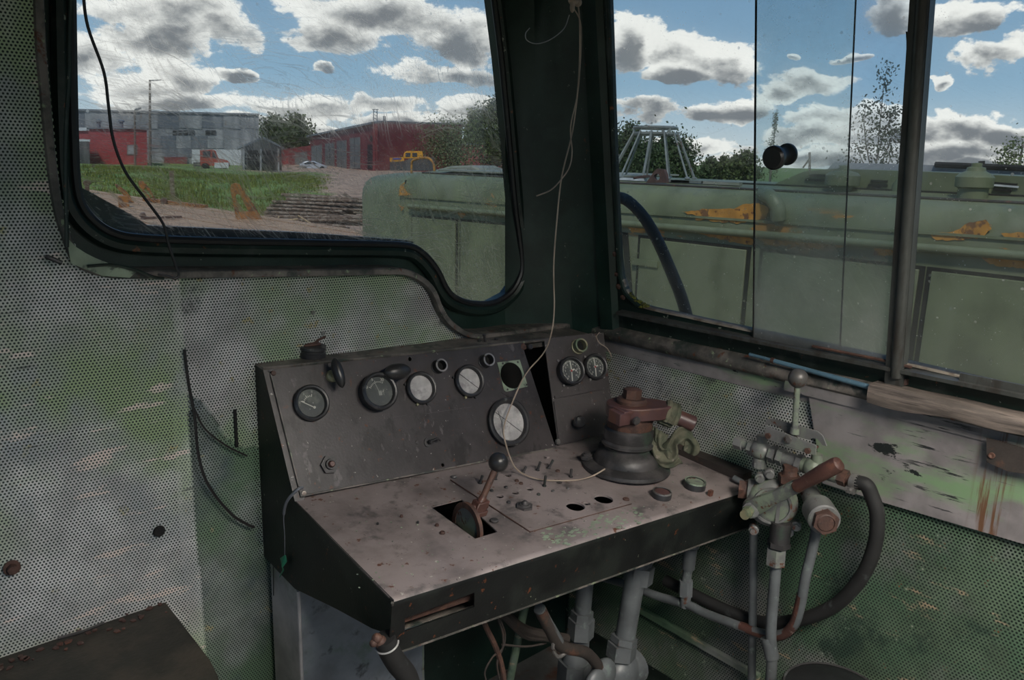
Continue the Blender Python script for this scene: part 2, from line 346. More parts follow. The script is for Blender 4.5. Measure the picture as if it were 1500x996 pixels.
m_roofl = M('pale_roof', (.5, .52, .54), .5, bump=0)
m_shed = M('dark_timber', (.05, .053, .058), .8, layers=[((.12, .12, .12), 1.5, .6, .1, (1, 1, .2))], bump=0)
m_truck = M('red_truck', (.30, .055, .035), .5, bump=0)
m_car = M('silver_car', (.45, .48, .54), .3, .2, bump=0)
m_glassd = M('dark_glass', (.03, .04, .05), .15, bump=0)
m_yel = M('yellow_machine', (.55, .26, .02), .5, bump=0)
m_bluep = M('blue_band', (.05, .07, .3), .5, bump=0)
m_trunk = M('trunk', (.10, .085, .07), .9, bump=0)
m_pole = M('timber_pole', (.12, .095, .08), .9, bump=0)
def leafmat(n, c):
    ma = M(n, c, .7, layers=[(tuple(min(1, x * 1.7) for x in c), 1.3, .58, .1)], var=.4, vscale=5, bump=0, spec=.2); return ma
m_leafd = leafmat('leaf_dark', (.036, .058, .022)); m_leafm = leafmat('leaf_mid', (.06, .082, .03)); m_leafl = leafmat('leaf_pale', (.10, .12, .06)); m_leafs = leafmat('leaf_sapling', (.03, .045, .022))
m_grass = leafmat('grass_blade', (.115, .132, .03))

def glass(name, dust, scratch, tint=(.95, .97, .955), low=0., rot=0., z0=1.3):
    ma = bpy.data.materials.new(name); ma.use_nodes = True; k = NT(ma.node_tree)
    co = k.n('ShaderNodeTexCoord').outputs['Object']
    f = k.m('MULTIPLY', k.step(k.noise(co, 5, 6, .6), .35, .8), dust)
    f = k.m('ADD', f, dust * .25); base_f = f
    if scratch:
        for i, (ang, sc, th) in enumerate(((.3, 1, .60), (-.5, 1.3, .61), (.9, .8, .63), (-1.1, 1.2, .62), (1.45, 1, .58), (.05, .9, .64))):
            mp = k.n('ShaderNodeMapping'); k.put(mp.inputs[0], co); mp.inputs['Rotation'].default_value = (0, ang, 0) if rot == 0 else (ang, 0, 0)
            cv = k.v('ADD', mp.outputs[0], k.v('MULTIPLY', co, (.0, .0, .0)))
            wv = k.n('ShaderNodeTexNoise'); k.put(wv.inputs['Vector'], co); wv.inputs['Scale'].default_value = 2.2
            cv = k.v('ADD', cv, k.v('MULTIPLY', wv.outputs['Color'], (.28, .28, .28)))
            st = k.v('MULTIPLY', cv, (3 * sc, 3 * sc, 150 * sc) if i % 2 else (150 * sc, 150 * sc, 3 * sc))
            s_ = k.m('MULTIPLY', k.step(k.noise(st, 1.6, 2, .5), th, th + .05), k.step(k.noise(k.v('ADD', co, (i * 1.3, 0, i * .7)), 4.5, 3), .42, .66))
            f = k.m('ADD', f, k.m('MULTIPLY', s_, scratch))
    if scratch:
        zz = k.n('ShaderNodeSeparateXYZ'); k.put(zz.inputs[0], co)
        sm_ = k.m('SUBTRACT', f, base_f); f = k.m('ADD', base_f, k.m('MULTIPLY', sm_, k.m('SUBTRACT', 1.0, k.m('MULTIPLY', k.step(zz.outputs[2], .42, .80), .85))))
    vo = k.n('ShaderNodeTexVoronoi'); k.put(vo.inputs['Vector'], co); vo.inputs['Scale'].default_value = 42
    pick = k.step(k.noise(co, 21, 1), .57, .61)
    f = k.m('ADD', f, k.m('MULTIPLY', k.m('MULTIPLY', k.m('SUBTRACT', 1, k.step(vo.outputs['Distance'], .10, .15)), pick), .75))
    vo2 = k.n('ShaderNodeTexVoronoi'); k.put(vo2.inputs['Vector'], co); vo2.inputs['Scale'].default_value = 110
    f = k.m('ADD', f, k.m('MULTIPLY', k.m('MULTIPLY', k.m('SUBTRACT', 1, k.step(vo2.outputs['Distance'], .10, .16)), k.step(k.noise(co, 33, 1), .57, .62)), .55))
    if low:
        z = k.n('ShaderNodeSeparateXYZ'); k.put(z.inputs[0], co)
        f = k.m('ADD', f, k.m('MULTIPLY', k.m('SUBTRACT', 1, k.step(z.outputs[2], .0, z0)), low))
    f = k.m('MINIMUM', f, .8)
    tr = k.n('ShaderNodeBsdfTransparent'); k.put(tr.inputs[0], tint)
    df = k.n('ShaderNodeBsdfDiffuse'); k.put(df.inputs[0], (.66, .67, .65))
    tl = k.n('ShaderNodeBsdfRefraction'); k.put(tl.inputs[0], (.97, .97, .95)); tl.inputs['Roughness'].default_value = .75; tl.inputs['IOR'].default_value = 1.02
    ad = k.n('ShaderNodeMixShader'); k.put(ad.inputs[0], .72); k.put(ad.inputs[1], df.outputs[0]); k.put(ad.inputs[2], tl.outputs[0])
    mx = k.n('ShaderNodeMixShader'); k.put(mx.inputs[0], f); k.put(mx.inputs[1], tr.outputs[0]); k.put(mx.inputs[2], ad.outputs[0])
    gl = k.n('ShaderNodeBsdfGlossy'); gl.inputs['Roughness'].default_value = .05
    fr = k.n('ShaderNodeFresnel'); fr.inputs[0].default_value = 1.25
    m2 = k.n('ShaderNodeMixShader'); k.put(m2.inputs[0], fr.outputs[0]); k.put(m2.inputs[1], mx.outputs[0]); k.put(m2.inputs[2], gl.outputs[0])
    k.put(k.n('ShaderNodeOutputMaterial').inputs[0], m2.outputs[0]); return ma
m_gfront = glass('scratched_front_glass', .15, .85, low=.10, z0=.22)
m_gside = glass('dusty_side_glass', .10, .05, low=.12, rot=1, z0=.3)
m_gslide = glass('dusty_sliding_glass', .30, .05, (.88, .93, .945), low=.30, rot=1, z0=.45)
m_gclock = glass('dial_glass', .06, 0)
# ------------------------------------------------------------------ planes of the cab
X_, Y_, Z_ = Vector((1, 0, 0)), Vector((0, 1, 0)), Vector((0, 0, 1))
YF = 1.63                                              # plane of the front window
YP = 1.56                                              # perforated lining of the front wall
XS = 1.70                                              # perforated lining of the side wall
LEAN = math.radians(9)
NS = np.array([math.cos(LEAN), 0, math.sin(LEAN)]); PS = np.array([1.70, 0, 1.10])
US = Vector((-math.sin(LEAN), 0, math.cos(LEAN)))      # up along the leaning side window
NSV = V(NS)
def FW(px, py, y=YF): return V(hit(px, py, (0, y, 0), (0, 1, 0)))
def SW(px, py, off=0): return V(hit(px, py, PS - NS * off, NS))      # off: towards the cab inside
def SD(px, py, x=XS): return V(hit(px, py, (x, 0, 0), (1, 0, 0)))
def HZ(px, py, z): return V(hit(px, py, (0, 0, z), (0, 0, 1)))

# ------------------------------------------------------------------ perforated sheets: real round holes on a staggered grid
def perf(name, o, u, v, poly, pitch, hr, mat, parent, bend=None, skip=None):
    o, u, v = np.array(o), np.array(u), np.array(v)
    P = np.array([[(np.array(p) - o).dot(u), (np.array(p) - o).dot(v)] for p in poly])
    x0, y0 = P.min(0); x1, y1 = P.max(0); dy = pitch * math.sqrt(3) / 2
    X, Yy = np.meshgrid(np.arange(x0, x1, pitch), np.arange(y0, y1, dy))
    X = X + (np.arange(X.shape[0]) % 2)[:, None] * pitch / 2
    c = np.stack([X.ravel(), Yy.ravel()], 1)
    def inside(c, P):
        r = np.zeros(len(c), bool); j = len(P) - 1
        for i in range(len(P)):
            a, b = P[i], P[j]
            cr = ((a[1] > c[:, 1]) != (b[1] > c[:, 1])) & (c[:, 0] < (b[0] - a[0]) * (c[:, 1] - a[1]) / (b[1] - a[1] + 1e-12) + a[0])
            r ^= cr; j = i
        return r
    c = c[inside(c, P)]
    if skip is not None:
        for sk in skip:
            Q = np.array([[(np.array(p) - o).dot(u), (np.array(p) - o).dot(v)] for p in sk]); c = c[~inside(c, Q)]
    ang = np.pi / 6 + np.arange(6) * np.pi / 3
    ring0 = np.stack([np.cos(ang), np.sin(ang)], 1)
    out = c[:, None, :] + ring0[None] * pitch / math.sqrt(3) * 1.003
    inn = c[:, None, :] + ring0[None] * hr
    q = np.concatenate([out, inn], 1).reshape(-1, 2)
    w3 = o + q[:, :1] * u + q[:, 1:] * v
    if bend is not None: w3 = bend(w3)
    n = len(c); base = (np.arange(n) * 12)[:, None, None]
    i = np.arange(6); quad = np.stack([i, (i + 1) % 6, 6 + (i + 1) % 6, 6 + i], 1)[None]
    fc = (base + quad).reshape(-1, 4)
    me = bpy.data.meshes.new(name); off = np.array(ORG[parent]); w3 = w3 - off
    me.vertices.add(len(w3)); me.vertices.foreach_set('co', w3.astype(np.float32).ravel())
    me.loops.add(fc.size); me.loops.foreach_set('vertex_index', fc.astype(np.int32).ravel())
    me.polygons.add(len(fc)); me.polygons.foreach_set('loop_start', (np.arange(len(fc)) * 4).astype(np.int32)); me.polygons.foreach_set('loop_total', np.full(len(fc), 4, np.int32))
    me.update(calc_edges=True); me.materials.append(mat)
    ob = bpy.data.objects.new(name, me); COL.objects.link(ob); ob.parent = parent; ORG[ob] = ORG[parent]; ob['kind'] = 'structure'; return ob

# ------------------------------------------------------------------ front wall with its stepped window
GLASS_PX = [(98, -150), (100, -60), (102, 0), (104, 120), (106, 200), (109, 262), (117, 298), (137, 324), (165, 341), (205, 348), (300, 352), (450, 355), (560, 357), (597, 360), (615, 370), (630, 386),
            (640, 402), (648, 419), (661, 434), (685, 443), (717, 443), (741, 430), (755, 410), (760, 386), (756, 345), (750, 300), (737, 160), (729, 80), (719, 0), (708, -80), (690, -130), (640, -150)]
gl3 = [FW(*p) for p in GLASS_PX]
b = B()
b.prism([(-1.05, YF, 1.02), (1.56, YF, 1.02), (1.56, YF, 2.22), (-1.05, YF, 2.22)], (0, .026, 0), [[p for p in gl3]])
b.box((-1.05, 1.60, -.02), (1.80, 1.68, 1.02))
wall_front = O('wall_front', b, m_pillar, kind='structure', label='dark green painted front wall of the cab around the stepped window')
# rubber seal around the glass
gc = sum(gl3, Vector()) / len(gl3)
sealp = smooth_path([p + Vector((0, -.012, 0)) for p in gl3], 4, True)
O('rubber_seal', B().tube(sealp, .0085, 8, True), m_rubber, wall_front)
def offset_loop(P, d):                                 # grow a loop in the front plane
    n = len(P); out = []
    for i in range(n):
        t = (P[(i + 1) % n] - P[i - 1]).normalized(); nn = Vector((t.z, 0, -t.x)); out.append(P[i] + nn * d)
    return out
sgn = 1 if (offset_loop(gl3, .01)[4] - gc).length > (gl3[4] - gc).length else -1
outer = smooth_path(offset_loop(gl3, sgn * .019), 4, True)
O('outer_seal', B().tube([p + Vector((0, -.006, 0)) for p in outer], .0145, 8, True), m_frame, wall_front)
wf = O('window_1', B().prism(offset_loop(gl3, sgn * .006), (0, .005, 0)), m_gfront, kind='structure', label='scratched front window pane with a stepped lower edge')
wf.location.y += .022
# stepped trim round the perforated lining
TRIM_PX = [(56, -150), (60, -60), (63, 0), (66, 70), (72, 140), (81, 235), (91, 305), (103, 345), (118, 380), (150, 395), (200, 399), (320, 398), (450, 397), (570, 395), (600, 397), (625, 410), (640, 428), (651, 455), (666, 474), (690, 488), (722, 490), (760, 485), (810, 478), (862, 472)]
tp = [FW(px, py, YP - .012) for px, py in TRIM_PX]
tps = smooth_path(tp, 4)
b = B()
rows = []
for i, p in enumerate(tps):
    d = (tps[min(i + 1, len(tps) - 1)] - tps[max(i - 1, 0)]).normalized(); nn = Vector((d.z, 0, -d.x))      # towards the lining
    rows.append([p + Vector((0, .085, 0)) - nn * .002, p - nn * .0025 + Vector((0, .004, 0)), p, p + nn * .011, p + nn * .013 + Vector((0, .006, 0)), p + nn * .013 + Vector((0, .03, 0))])
b.loft(rows)
O('lining_trim', b, m_ledge, wall_front, sharp=30)
# perforated lining, two overlapping sheets
A = [(-40, -150), (57, -150), (62, 0), (66, 70), (72, 140), (82, 240), (92, 305), (105, 350), (120, 388), (150, 402), (190, 406), (262, 404), (268, 480), (273, 560), (276, 640), (283, 740), (292, 850), (305, 1010), (-40, 1010)]
def bendA(w):
    w = w.copy(); r = np.array([FW(262, 404, YP)[0]]); t = np.clip((w[:, 0] - .44) / .14, 0, 1); z = np.clip((1.28 - w[:, 2]) / .3, 0, 1)
    w[:, 1] -= .012 * t ** 3 * z; return w
perf('perforated_sheet', (0, YP - .004, 0), (1, 0, 0), (0, 0, 1), [FW(*p, YP - .004) for p in A], .0063, .00205, m_perf, wall_front, bendA)
Bp = [(250, 404), (590, 402), (625, 416), (642, 436), (655, 465), (672, 484), (700, 494), (760, 490), (862, 478), (848, 500)]
bp3 = [FW(*p, YP + .01) for p in Bp] + [Vector((1.69, YP + .01, .95)), Vector((1.69, YP + .01, .25)), FW(290, 1015, YP + .01), FW(276, 840, YP + .01), FW(262, 600, YP + .01), FW(256, 480, YP + .01)]
hid = [(.70, YP, 1.06), (1.66, YP, 1.03), (1.66, YP, .72), (.70, YP, .76)]
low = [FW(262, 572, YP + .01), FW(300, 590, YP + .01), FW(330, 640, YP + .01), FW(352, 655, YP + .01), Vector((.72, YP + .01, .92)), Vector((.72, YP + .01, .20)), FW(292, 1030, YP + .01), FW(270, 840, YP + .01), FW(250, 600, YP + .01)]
perf('perforated_sheet', (0, YP + .01, 0), (1, 0, 0), (0, 0, 1), bp3, .0063, .00205, m_perf3, wall_front, None, [hid, low])
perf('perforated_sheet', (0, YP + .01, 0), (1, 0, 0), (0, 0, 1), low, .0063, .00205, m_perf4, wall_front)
# bolts and damage on the lining
def on_lining(px, py, r, mat, name, d=.012):
    p = FW(px, py, YP - .006); return O(name, B().hex(p, p + Vector((0, -d, 0)), r), mat, wall_front)
p = FW(17, 831, YP - .008)
O('bolt', B().cyl(p, p + Vector((0, -.004, 0)), .014).hex(p, p + Vector((0, -.014, 0)), .009), m_rust, wall_front, label='rusty bolt in the perforated lining')
p = FW(233, 778, YP - .008); O('grommet', B().lathe(p, (0, -1, 0), [(.004, .001), (.0075, .003), (.011, .003), (.012, 0)]).cyl(p, p + Vector((0, -.0012, 0)), .008), m_black, wall_front)
for q in ((459, 458), (474, 488)):
    p = FW(*q, YP + .005); O('rivet', B().lathe(p, (0, -1, 0), [(.005, 0), (.0045, .002), (.0025, .002), (.002, .0005)]), m_steel, wall_front)
p0, p1 = FW(300, 603, YP + .004), FW(345, 600, YP + .004)
O('slot', B().bar(FW(344, 600, YP + .006), FW(347, 655, YP + .006), .006, .004, (0, 1, 0)), m_black, wall_front)
# torn corner plate at the lower left of the window
cp = [(98, 348), (112, 362), (126, 371), (140, 378), (160, 386), (185, 392), (200, 398), (190, 407), (150, 404), (104, 386)]
O('corner_plate', B().prism([FW(*q, YP - .02) for q in cp], (0, .003, 0)), m_pgreen, wall_front)
O('loose_edging', B().tube([FW(*q, YP - .03) for q in ((104, 0), (102, 60), (101, 120), (97, 180), (96, 250), (97, 310), (98, 362))], .0035, 6, sub=4), m_frame, wall_front)
O('loose_edging', B().tube([FW(*q, YP - .025) for q in ((128, 390), (165, 388), (200, 396), (225, 406), (240, 408))], .003, 6, sub=4), m_frame, wall_front)
p = FW(75, 379, YP - .01); O('hook', B().tube([p, p + Vector((-.01, -.015, .006)), p + Vector((.012, -.018, -.006))], .004, 6, sub=3), m_rubber, wall_front)

# ------------------------------------------------------------------ side wall with its leaning window
SX = [(887, -110), (890, -40), (893, 40), (897, 160), (902, 290), (907, 380), (911, 412), (919, 432), (938, 449), (1000, 464), (1111, 488), (1235, 514), (1340, 537), (1500, 574), (1620, 602)]
sh = [SW(*p) for p in SX] + [Vector(SW(1620, 602)) + Vector((0, -.9, 0)), Vector((1.535, -.7, 2.06)), Vector((1.535, 1.30, 2.06))]
def at_side(y, s): return V(PS) + US * s + Y_ * y - Y_ * PS[1]
b = B()
b.prism([at_side(1.66, -.04), at_side(-1.3, -.04), at_side(-1.3, 1.14), at_side(1.66, 1.14)], NSV * .018, [sh])
b.box((XS + .035, -1.3, -.02), (XS + .10, 1.66, 1.06))
wall_right = O('wall_right', b, m_frame, kind='structure', label='dark green side wall of the cab with a long sliding window')
O('opening_lip', B().tube([p - NSV * .002 for p in smooth_path(sh[:9], 4)], .006, 6), m_frame, wall_right)
lp_ = smooth_path(sh[6:], 3)[:30]; up_ = lambda p: p + US * .004
O('dusty_reveal', B().loft([[p - NSV * .004, up_(p) - NSV * .001, up_(p) + NSV * .02] for p in lp_]), m_dust, wall_right)
# pillar chamfer closing the corner between both windows
pl = []
for z in (1.06, 1.25, 1.5, 1.75, 2.0, 2.2):
    xs = 1.70 - math.tan(LEAN) * (z - 1.10)
    row = []
    for t, (x, y) in enumerate(((1.46 - .03 * (z - 1.1), YF - .001), (1.50 - .03 * (z - 1.1), YF - .012), (1.555 - .06 * (z - 1.1), YF - .035), (xs - .055, 1.545), (xs - .022, 1.495), (xs - .012, 1.472), (xs - .020, 1.468), (xs - .016, 1.425), (xs - .002, 1.412))):
        row.append((x, y, z))
    pl.append(row)
O('corner_pillar', B().loft(pl), m_pillar, wall_front, sharp=25)
# rusty chips and moss along the edge
b = B()
for q in ((893, 330), (896, 352), (900, 372), (904, 402), (908, 420), (914, 436), (890, 205), (887, 150)):
    p = SW(*q, .004); b.ball(p + Y_ * .004, .006 + .004 * random.random(), (1.3, .5, 1), (Y_, NSV, US), 10, 6)
O('rust_blister', b, m_rust, wall_right)
b = B()
for i in range(42):
    t = i / 41; q = (917 + 30 * t, 428 + 23 * t ** .7); p = SW(*q, -.004) + Vector((random.uniform(-.004, .008), random.uniform(-.006, .006), random.uniform(-.004, .006)))
    b.ball(p, random.uniform(.004, .008), (1, 1, .7), None, 7, 5)
O('moss', b, m_moss, wall_right, kind='stuff')
# lining of the side wall under the window
SIDE = [SD(880, 506), SD(950, 526), SD(1060, 556), SD(1120, 574), SD(1217, 600)]
zt = .0
o0 = (XS, 0, 0)
pp = [Vector((XS, 1.555, 1.045)), Vector((XS, .865, 1.035)), Vector((XS, .865, .845)), Vector((XS, -.2, .845)), Vector((XS, -.2, .12)), Vector((XS, 1.555, .12))]
perf('perforated_sheet', o0, (0, -1, 0), (0, 0, 1), [Vector((XS, 1.555, 1.026)), Vector((XS, .80, 1.022)), Vector((XS, .80, .80)), Vector((XS, 1.555, .80))], .0076, .0025, m_perf3, wall_right)
perf('perforated_sheet', o0, (0, -1, 0), (0, 0, 1), [Vector((XS, 1.555, .80)), Vector((XS, .80, .80)), Vector((XS, .80, .86)), Vector((XS, -.15, .86)), Vector((XS, -.15, .12)), Vector((XS, 1.555, .12))], .0076, .0025, m_perf2, wall_right)
O('lining_border', B().box((XS - .003, .80, 1.018), (XS + .004, 1.55, 1.065)), m_panel, wall_right)
# rolled sill with a dusty flat behind it
b = B(); rows = []
for y in np.linspace(1.58, -1.25, 40):
    j = random.uniform(-.0015, .0015)
    rows.append([(XS + .03, y, 1.112), (XS + .005, y, 1.100 + j), (XS - .012, y, 1.090 + j), (XS - .020 + j, y, 1.079), (XS - .020 - j, y, 1.066), (XS - .013, y, 1.056 + j), (XS, y, 1.052)])
b.loft(rows)
O('sill', b, m_ledge, wall_right, sharp=50)
b = B()
for q in ((985, 512), (1030, 524), (905, 489)):
    p = SD(*q, XS - .017); b.ball(p, .0055, (.5, 1.5, .5), None, 8, 5)
O('paint_flake', b, m_dust, wall_right)
# plain grey sheet screwed over the lining
gp = [SD(1218, 588, XS - .012), SD(1500, 668, XS - .012) + Vector((0, -.9, 0)), SD(1500, 798, XS - .012) + Vector((0, -.9, 0)), SD(1500, 797, XS - .012), SD(1290, 735, XS - .012), SD(1205, 705, XS - .012), SD(1190, 690, XS - .012)]
gp = [Vector((XS - .012, .835, 1.050)), Vector((XS - .012, -.8, 1.045)), Vector((XS - .012, -.8, .838)), SD(1500, 797, XS - .012), SD(1290, 735, XS - .012), SD(1205, 708, XS - .012)]
O('grey_cover_sheet', B().prism(gp, (.005, 0, 0)), m_panel, wall_right, label='grey sheet with worn green and black chips')
b = B(); b.bar(SD(1150, 562, XS - .014), Vector((XS - .014, -.8, 1.040)), .004, .03, (0, 0, 1)); O('cover_flange', b, m_panel, wall_right)
O('wall_rib', B().bar(SD(930, 888, XS - .006), SD(1112, 992, XS - .006), .016, .016), m_perf2, wall_right)
# things of the window: bar, panes
wz = lambda y, s, off: V(PS) + US * s + Y_ * y - NSV * off
pA, pB = SW(1345, 0, .012), SW(1336, 560, .012)
bar_y = pB.y
O('trim_1', B().obox(wz(.645, .46, .008), Y_ * .018, US * .46, NSV * .012).tube([wz(.640, .03, .019), wz(.640, .93, .019)], .012, 10), m_alu, kind='structure', label='dull metal upright bar between the sliding panes')
def pane(name, y0, y1, off, mat, label, s0=.045, s1=.94, t=.003):
    o = O(name, B().obox(wz((y0 + y1) / 2, (s0 + s1) / 2, off), Y_ * abs(y1 - y0) / 2, US * (s1 - s0) / 2, NSV * t / 2), mat, kind='structure', label=label); return o
ya, yb = SW(1108, 300).y, SW(1236, 300).y
pane('window_2', 1.46, yb, -.012, m_gside, 'fixed side pane next to the corner pillar', .04)
wS = pane('window_3', ya, .66, .008, m_gslide, 'dusty sliding side pane with a black knob')
pane('window_4', .63, -.75, -.004, m_gside, 'fixed side pane beyond the metal bar')
O('pane_edge', B().obox(wz(ya, .5, .008), Y_ * .0012, US * .45, NSV * .0025), m_black, wS)
O('pane_edge', B().obox(wz(yb, .5, -.012), Y_ * .0009, US * .45, NSV * .002), m_black, wS)
# sliding track below the panes
O('window_track', B().obox(wz(.40, .046, .012), Y_ * 1.0, US * .004, NSV * .014).obox(wz(.1, .058, .016), Y_ * .42, US * .008, NSV * .002), m_alu, wall_right)
O('rust_line', B().tube([SW(q[0], q[1], .012) for q in ((1190, 507), (1240, 517), (1290, 527), (1335, 538))], .0035, 6), m_rust, wall_right)
# black turned knob on the sliding pane
kc = SW(1150, 227, .0)
kd = (V(CP) - kc).normalized() * .3 + (-NSV) * 1.0 + Y_ * .28; kd = -NSV
k1 = SW(1153, 226, .0)
O('knob', B().lathe(k1, kd, [(.005, -.004), (.0235, -.003), (.0235, .003), (.017, .009), (.014, .021), (.017, .033), (.022, .043), (.0255, .048), (.0255, .057), (.021, .062), (.001, .063)], 28), m_ballblk, wS)
# hooked latch stuck to the same pane
st = [(1328, 46), (1333, 47), (1335, 54), (1333, 92), (1333, 124), (1329, 124), (1329, 60)]
O('latch_strip', B().prism([SW(*q, .012) for q in st], -NSV * .004), m_rubber, wS)
# maker's stencil etched at the foot of the pane
TXT('BC', SW(1303, 505, .0115), -Y_, US, .014, m_dim, wS, 'lettering')
O('etched_triangle', B().prism([SW(1309, 499, .0115), SW(1316, 501, .0115), SW(1312, 510, .0115)], -NSV * .0006), m_dim, wS)

# ------------------------------------------------------------------ rest of the cab, behind the camera
b = B(); b.prism([(-1.05, -1.3, 2.2), (1.9, -1.3, 2.2), (1.9, 1.7, 2.2), (-1.05, 1.7, 2.2)], (0, 0, .05))
O('ceiling', b, m_ceil, kind='structure', label='pale cab ceiling with an added fill lamp')
O('floor', B().box((-1.05, -1.3, -.06), (1.8, 1.68, 0)), m_floor, kind='structure', label='dark steel cab floor')
b = B(); b.prism([(-1.0, -1.3, 0), (-1.0, 1.66, 0), (-1.0, 1.66, 2.2), (-1.0, -1.3, 2.2)], (-.05, 0, 0), [[(-1.0, -1.15, .95), (-1.0, 1.35, .95), (-1.0, 1.35, 2.05), (-1.0, -1.15, 2.05)]])
O('wall_left', b, m_ceil, kind='structure', label='left cab wall with a wide open window')
b = B(); b.prism([(-1.0, -1.3, 0), (1.7, -1.3, 0), (1.7, -1.3, 2.2), (-1.0, -1.3, 2.2)], (0, -.05, 0), [[(-.85, -1.3, .9), (.5, -1.3, .9), (.5, -1.3, 2.05), (-.85, -1.3, 2.05)], [(.65, -1.3, .05), (1.4, -1.3, .05), (1.4, -1.3, 2.0), (.65, -1.3, 2.0)]])
O('wall_back', b, m_ceil, kind='structure', label='back cab wall with an open window and doorway')
# added fill lamp behind the camera; its skirt keeps light off the upper walls
lp = T('added_fill_lamp', 'unseen fill lamp added under the cab ceiling behind the viewer', 'lamp', (.75, -.45, 2.2))
O('fill_lamp_housing', B().box((.25, -.85, 2.165), (1.25, -.05, 2.199)), m_ceil, lp)
for p0, p1 in (((.24, -.86, 1.92), (1.26, -.84, 2.199)), ((.24, -.06, 1.92), (1.26, -.04, 2.199)), ((.24, -.84, 1.92), (.26, -.06, 2.199)), ((1.24, -.84, 1.92), (1.26, -.06, 2.199))):
    O('fill_lamp_skirt', B().box(p0, p1), m_apron, lp)
m_fill_glow = bpy.data.materials.new('fill_glow'); m_fill_glow.use_nodes = True; k = NT(m_fill_glow.node_tree)
e_ = k.n('ShaderNodeEmission'); k.put(e_.inputs[0], (1, .93, .84)); e_.inputs[1].default_value = 43.0
k.put(k.n('ShaderNodeOutputMaterial').inputs[0], e_.outputs[0])
O('fill_lamp_diffuser', B().box((.28, -.82, 2.140), (1.22, -.08, 2.165)), m_fill_glow, lp)
# ------------------------------------------------------------------ the control desk
ND = np.array([.029, -.086, .996]); ND /= np.linalg.norm(ND)
PD = hit(575, 880, (0, 0, .82), (0, 0, 1))
NDv = V(ND)
def DK(px, py, h=0): return V(hit(px, py, PD + ND * h, ND))
A_ = DK(432, 735); UD = (DK(815, 655) - A_).normalized()
VD = NDv.cross(UD).normalized()                        # away from the driver
def SP(px, py): return V(hit(px, py, np.array(A_), (1, 0, 0)))
TF = SP(385, 540); TB = SP(360, 525); FC = DK(575, 880); FB = SP(572, 930); BB = SP(365, 790)
VP_ = (TF - A_); VP_ -= UD * VP_.dot(UD); VP_.normalize()
NP = UD.cross(VP_).normalized()
if NP.dot(V(CP) - A_) < 0: NP = -NP
def PN(px, py, h=0): return V(hit(px, py, np.array(A_ + NP * h), np.array(NP)))
def shift(p, along): return p + UD * along
LEN = (PN(815, 655) - A_).length
desk = T('control_desk', 'black and brown steel locomotive control desk with sloping gauge panel under the front window', 'control desk', (1.2, 1.25, 0))
# left cheek
O('side_cheek', B().prism([TB, TF, A_, FC, FB, SP(545, 921), SP(494, 893), SP(432, 863), SP(404, 834), BB], X_ * .004), m_apron, desk, bevel=.001)
# desk top with its openings
def px_loop(f, pts): return [f(*p) for p in pts]
slot = px_loop(DK, [(631, 742.5), (696, 789), (729, 779), (676, 731)])
def dcirc(px, py, rpx): p = DK(px, py); return ring(p, UD, VD, rad(p, rpx), 18)
dholes = [(842.7, 742.7, 14), (884, 732, 14), (860, 738.7, 5), (744, 697, 5.2), (818.7, 707.5, 5), (776, 717, 5.4), (754.7, 722.7, 5.4), (732, 728, 5.6), (717, 735, 3.5)]
ext = lambda p, t: p + UD * t
def to_wall(p, x): return p + UD * ((x - p.x) / UD.x)
FR = to_wall(FC, XS - .006); DR = to_wall(A_, XS - .006)
front = FC + VD * .012
O('desk_top', B().prism([A_ + VD * .03, front, to_wall(front, XS - .006), DR + VD * .03], -NDv * .003, [slot] + [dcirc(*h) for h in dholes]), m_desk, desk)
# rolled front edge and apron with the open pocket
HA = (FC - FB).length
rows = []
for ang in np.linspace(0, math.pi / 2, 6):
    off = -VD * (math.sin(ang) * .012) + NDv * (math.cos(ang) * .012) + VD * .012 - NDv * .012
    rows.append([FC + off, FR + off])
rows.append([FC - NDv * HA, FR - NDv * HA]); rows.append([FC - NDv * HA + VD * .012, FR - NDv * HA + VD * .012])
O('front_edge', B().loft(rows[:4]), m_desk, desk); O('front_edge', B().loft(rows[3:6]), m_apron, desk)
e0, e1 = rows[5]; q0, q1 = FC - NDv * HA, FR - NDv * HA
AP = lambda px, py: V(hit(px, py, np.array(e0), np.array(VD)))
pocket = [AP(593, 906), AP(695, 868), AP(695, 889), AP(593, 925)]
O('apron', B().prism([e0, e1, q1, q0], VD * .003, [pocket]), m_apron, desk)
O('apron_lip', B().bar(q0 + VD * .008, q1 + VD * .008, .018, .004), m_ledge, desk)
O('corner_seam', B().tube([FC - NDv * .004, FB], .0028, 6), m_ledge, desk)
O('shelf', B().prism([FB + VD * .002, FB + VD * .002 + UD * 1.0, BB + UD * 1.0, BB + UD * .002], NDv * .003), m_ledge, desk)
O('pocket_wall', B().prism([pocket[1] + VD * .02 - UD * .14, pocket[1] + VD * .02 + UD * .02, pocket[2] + VD * .02 + UD * .02, pocket[2] + VD * .02 - UD * .14], VD * .002), m_rust, desk)
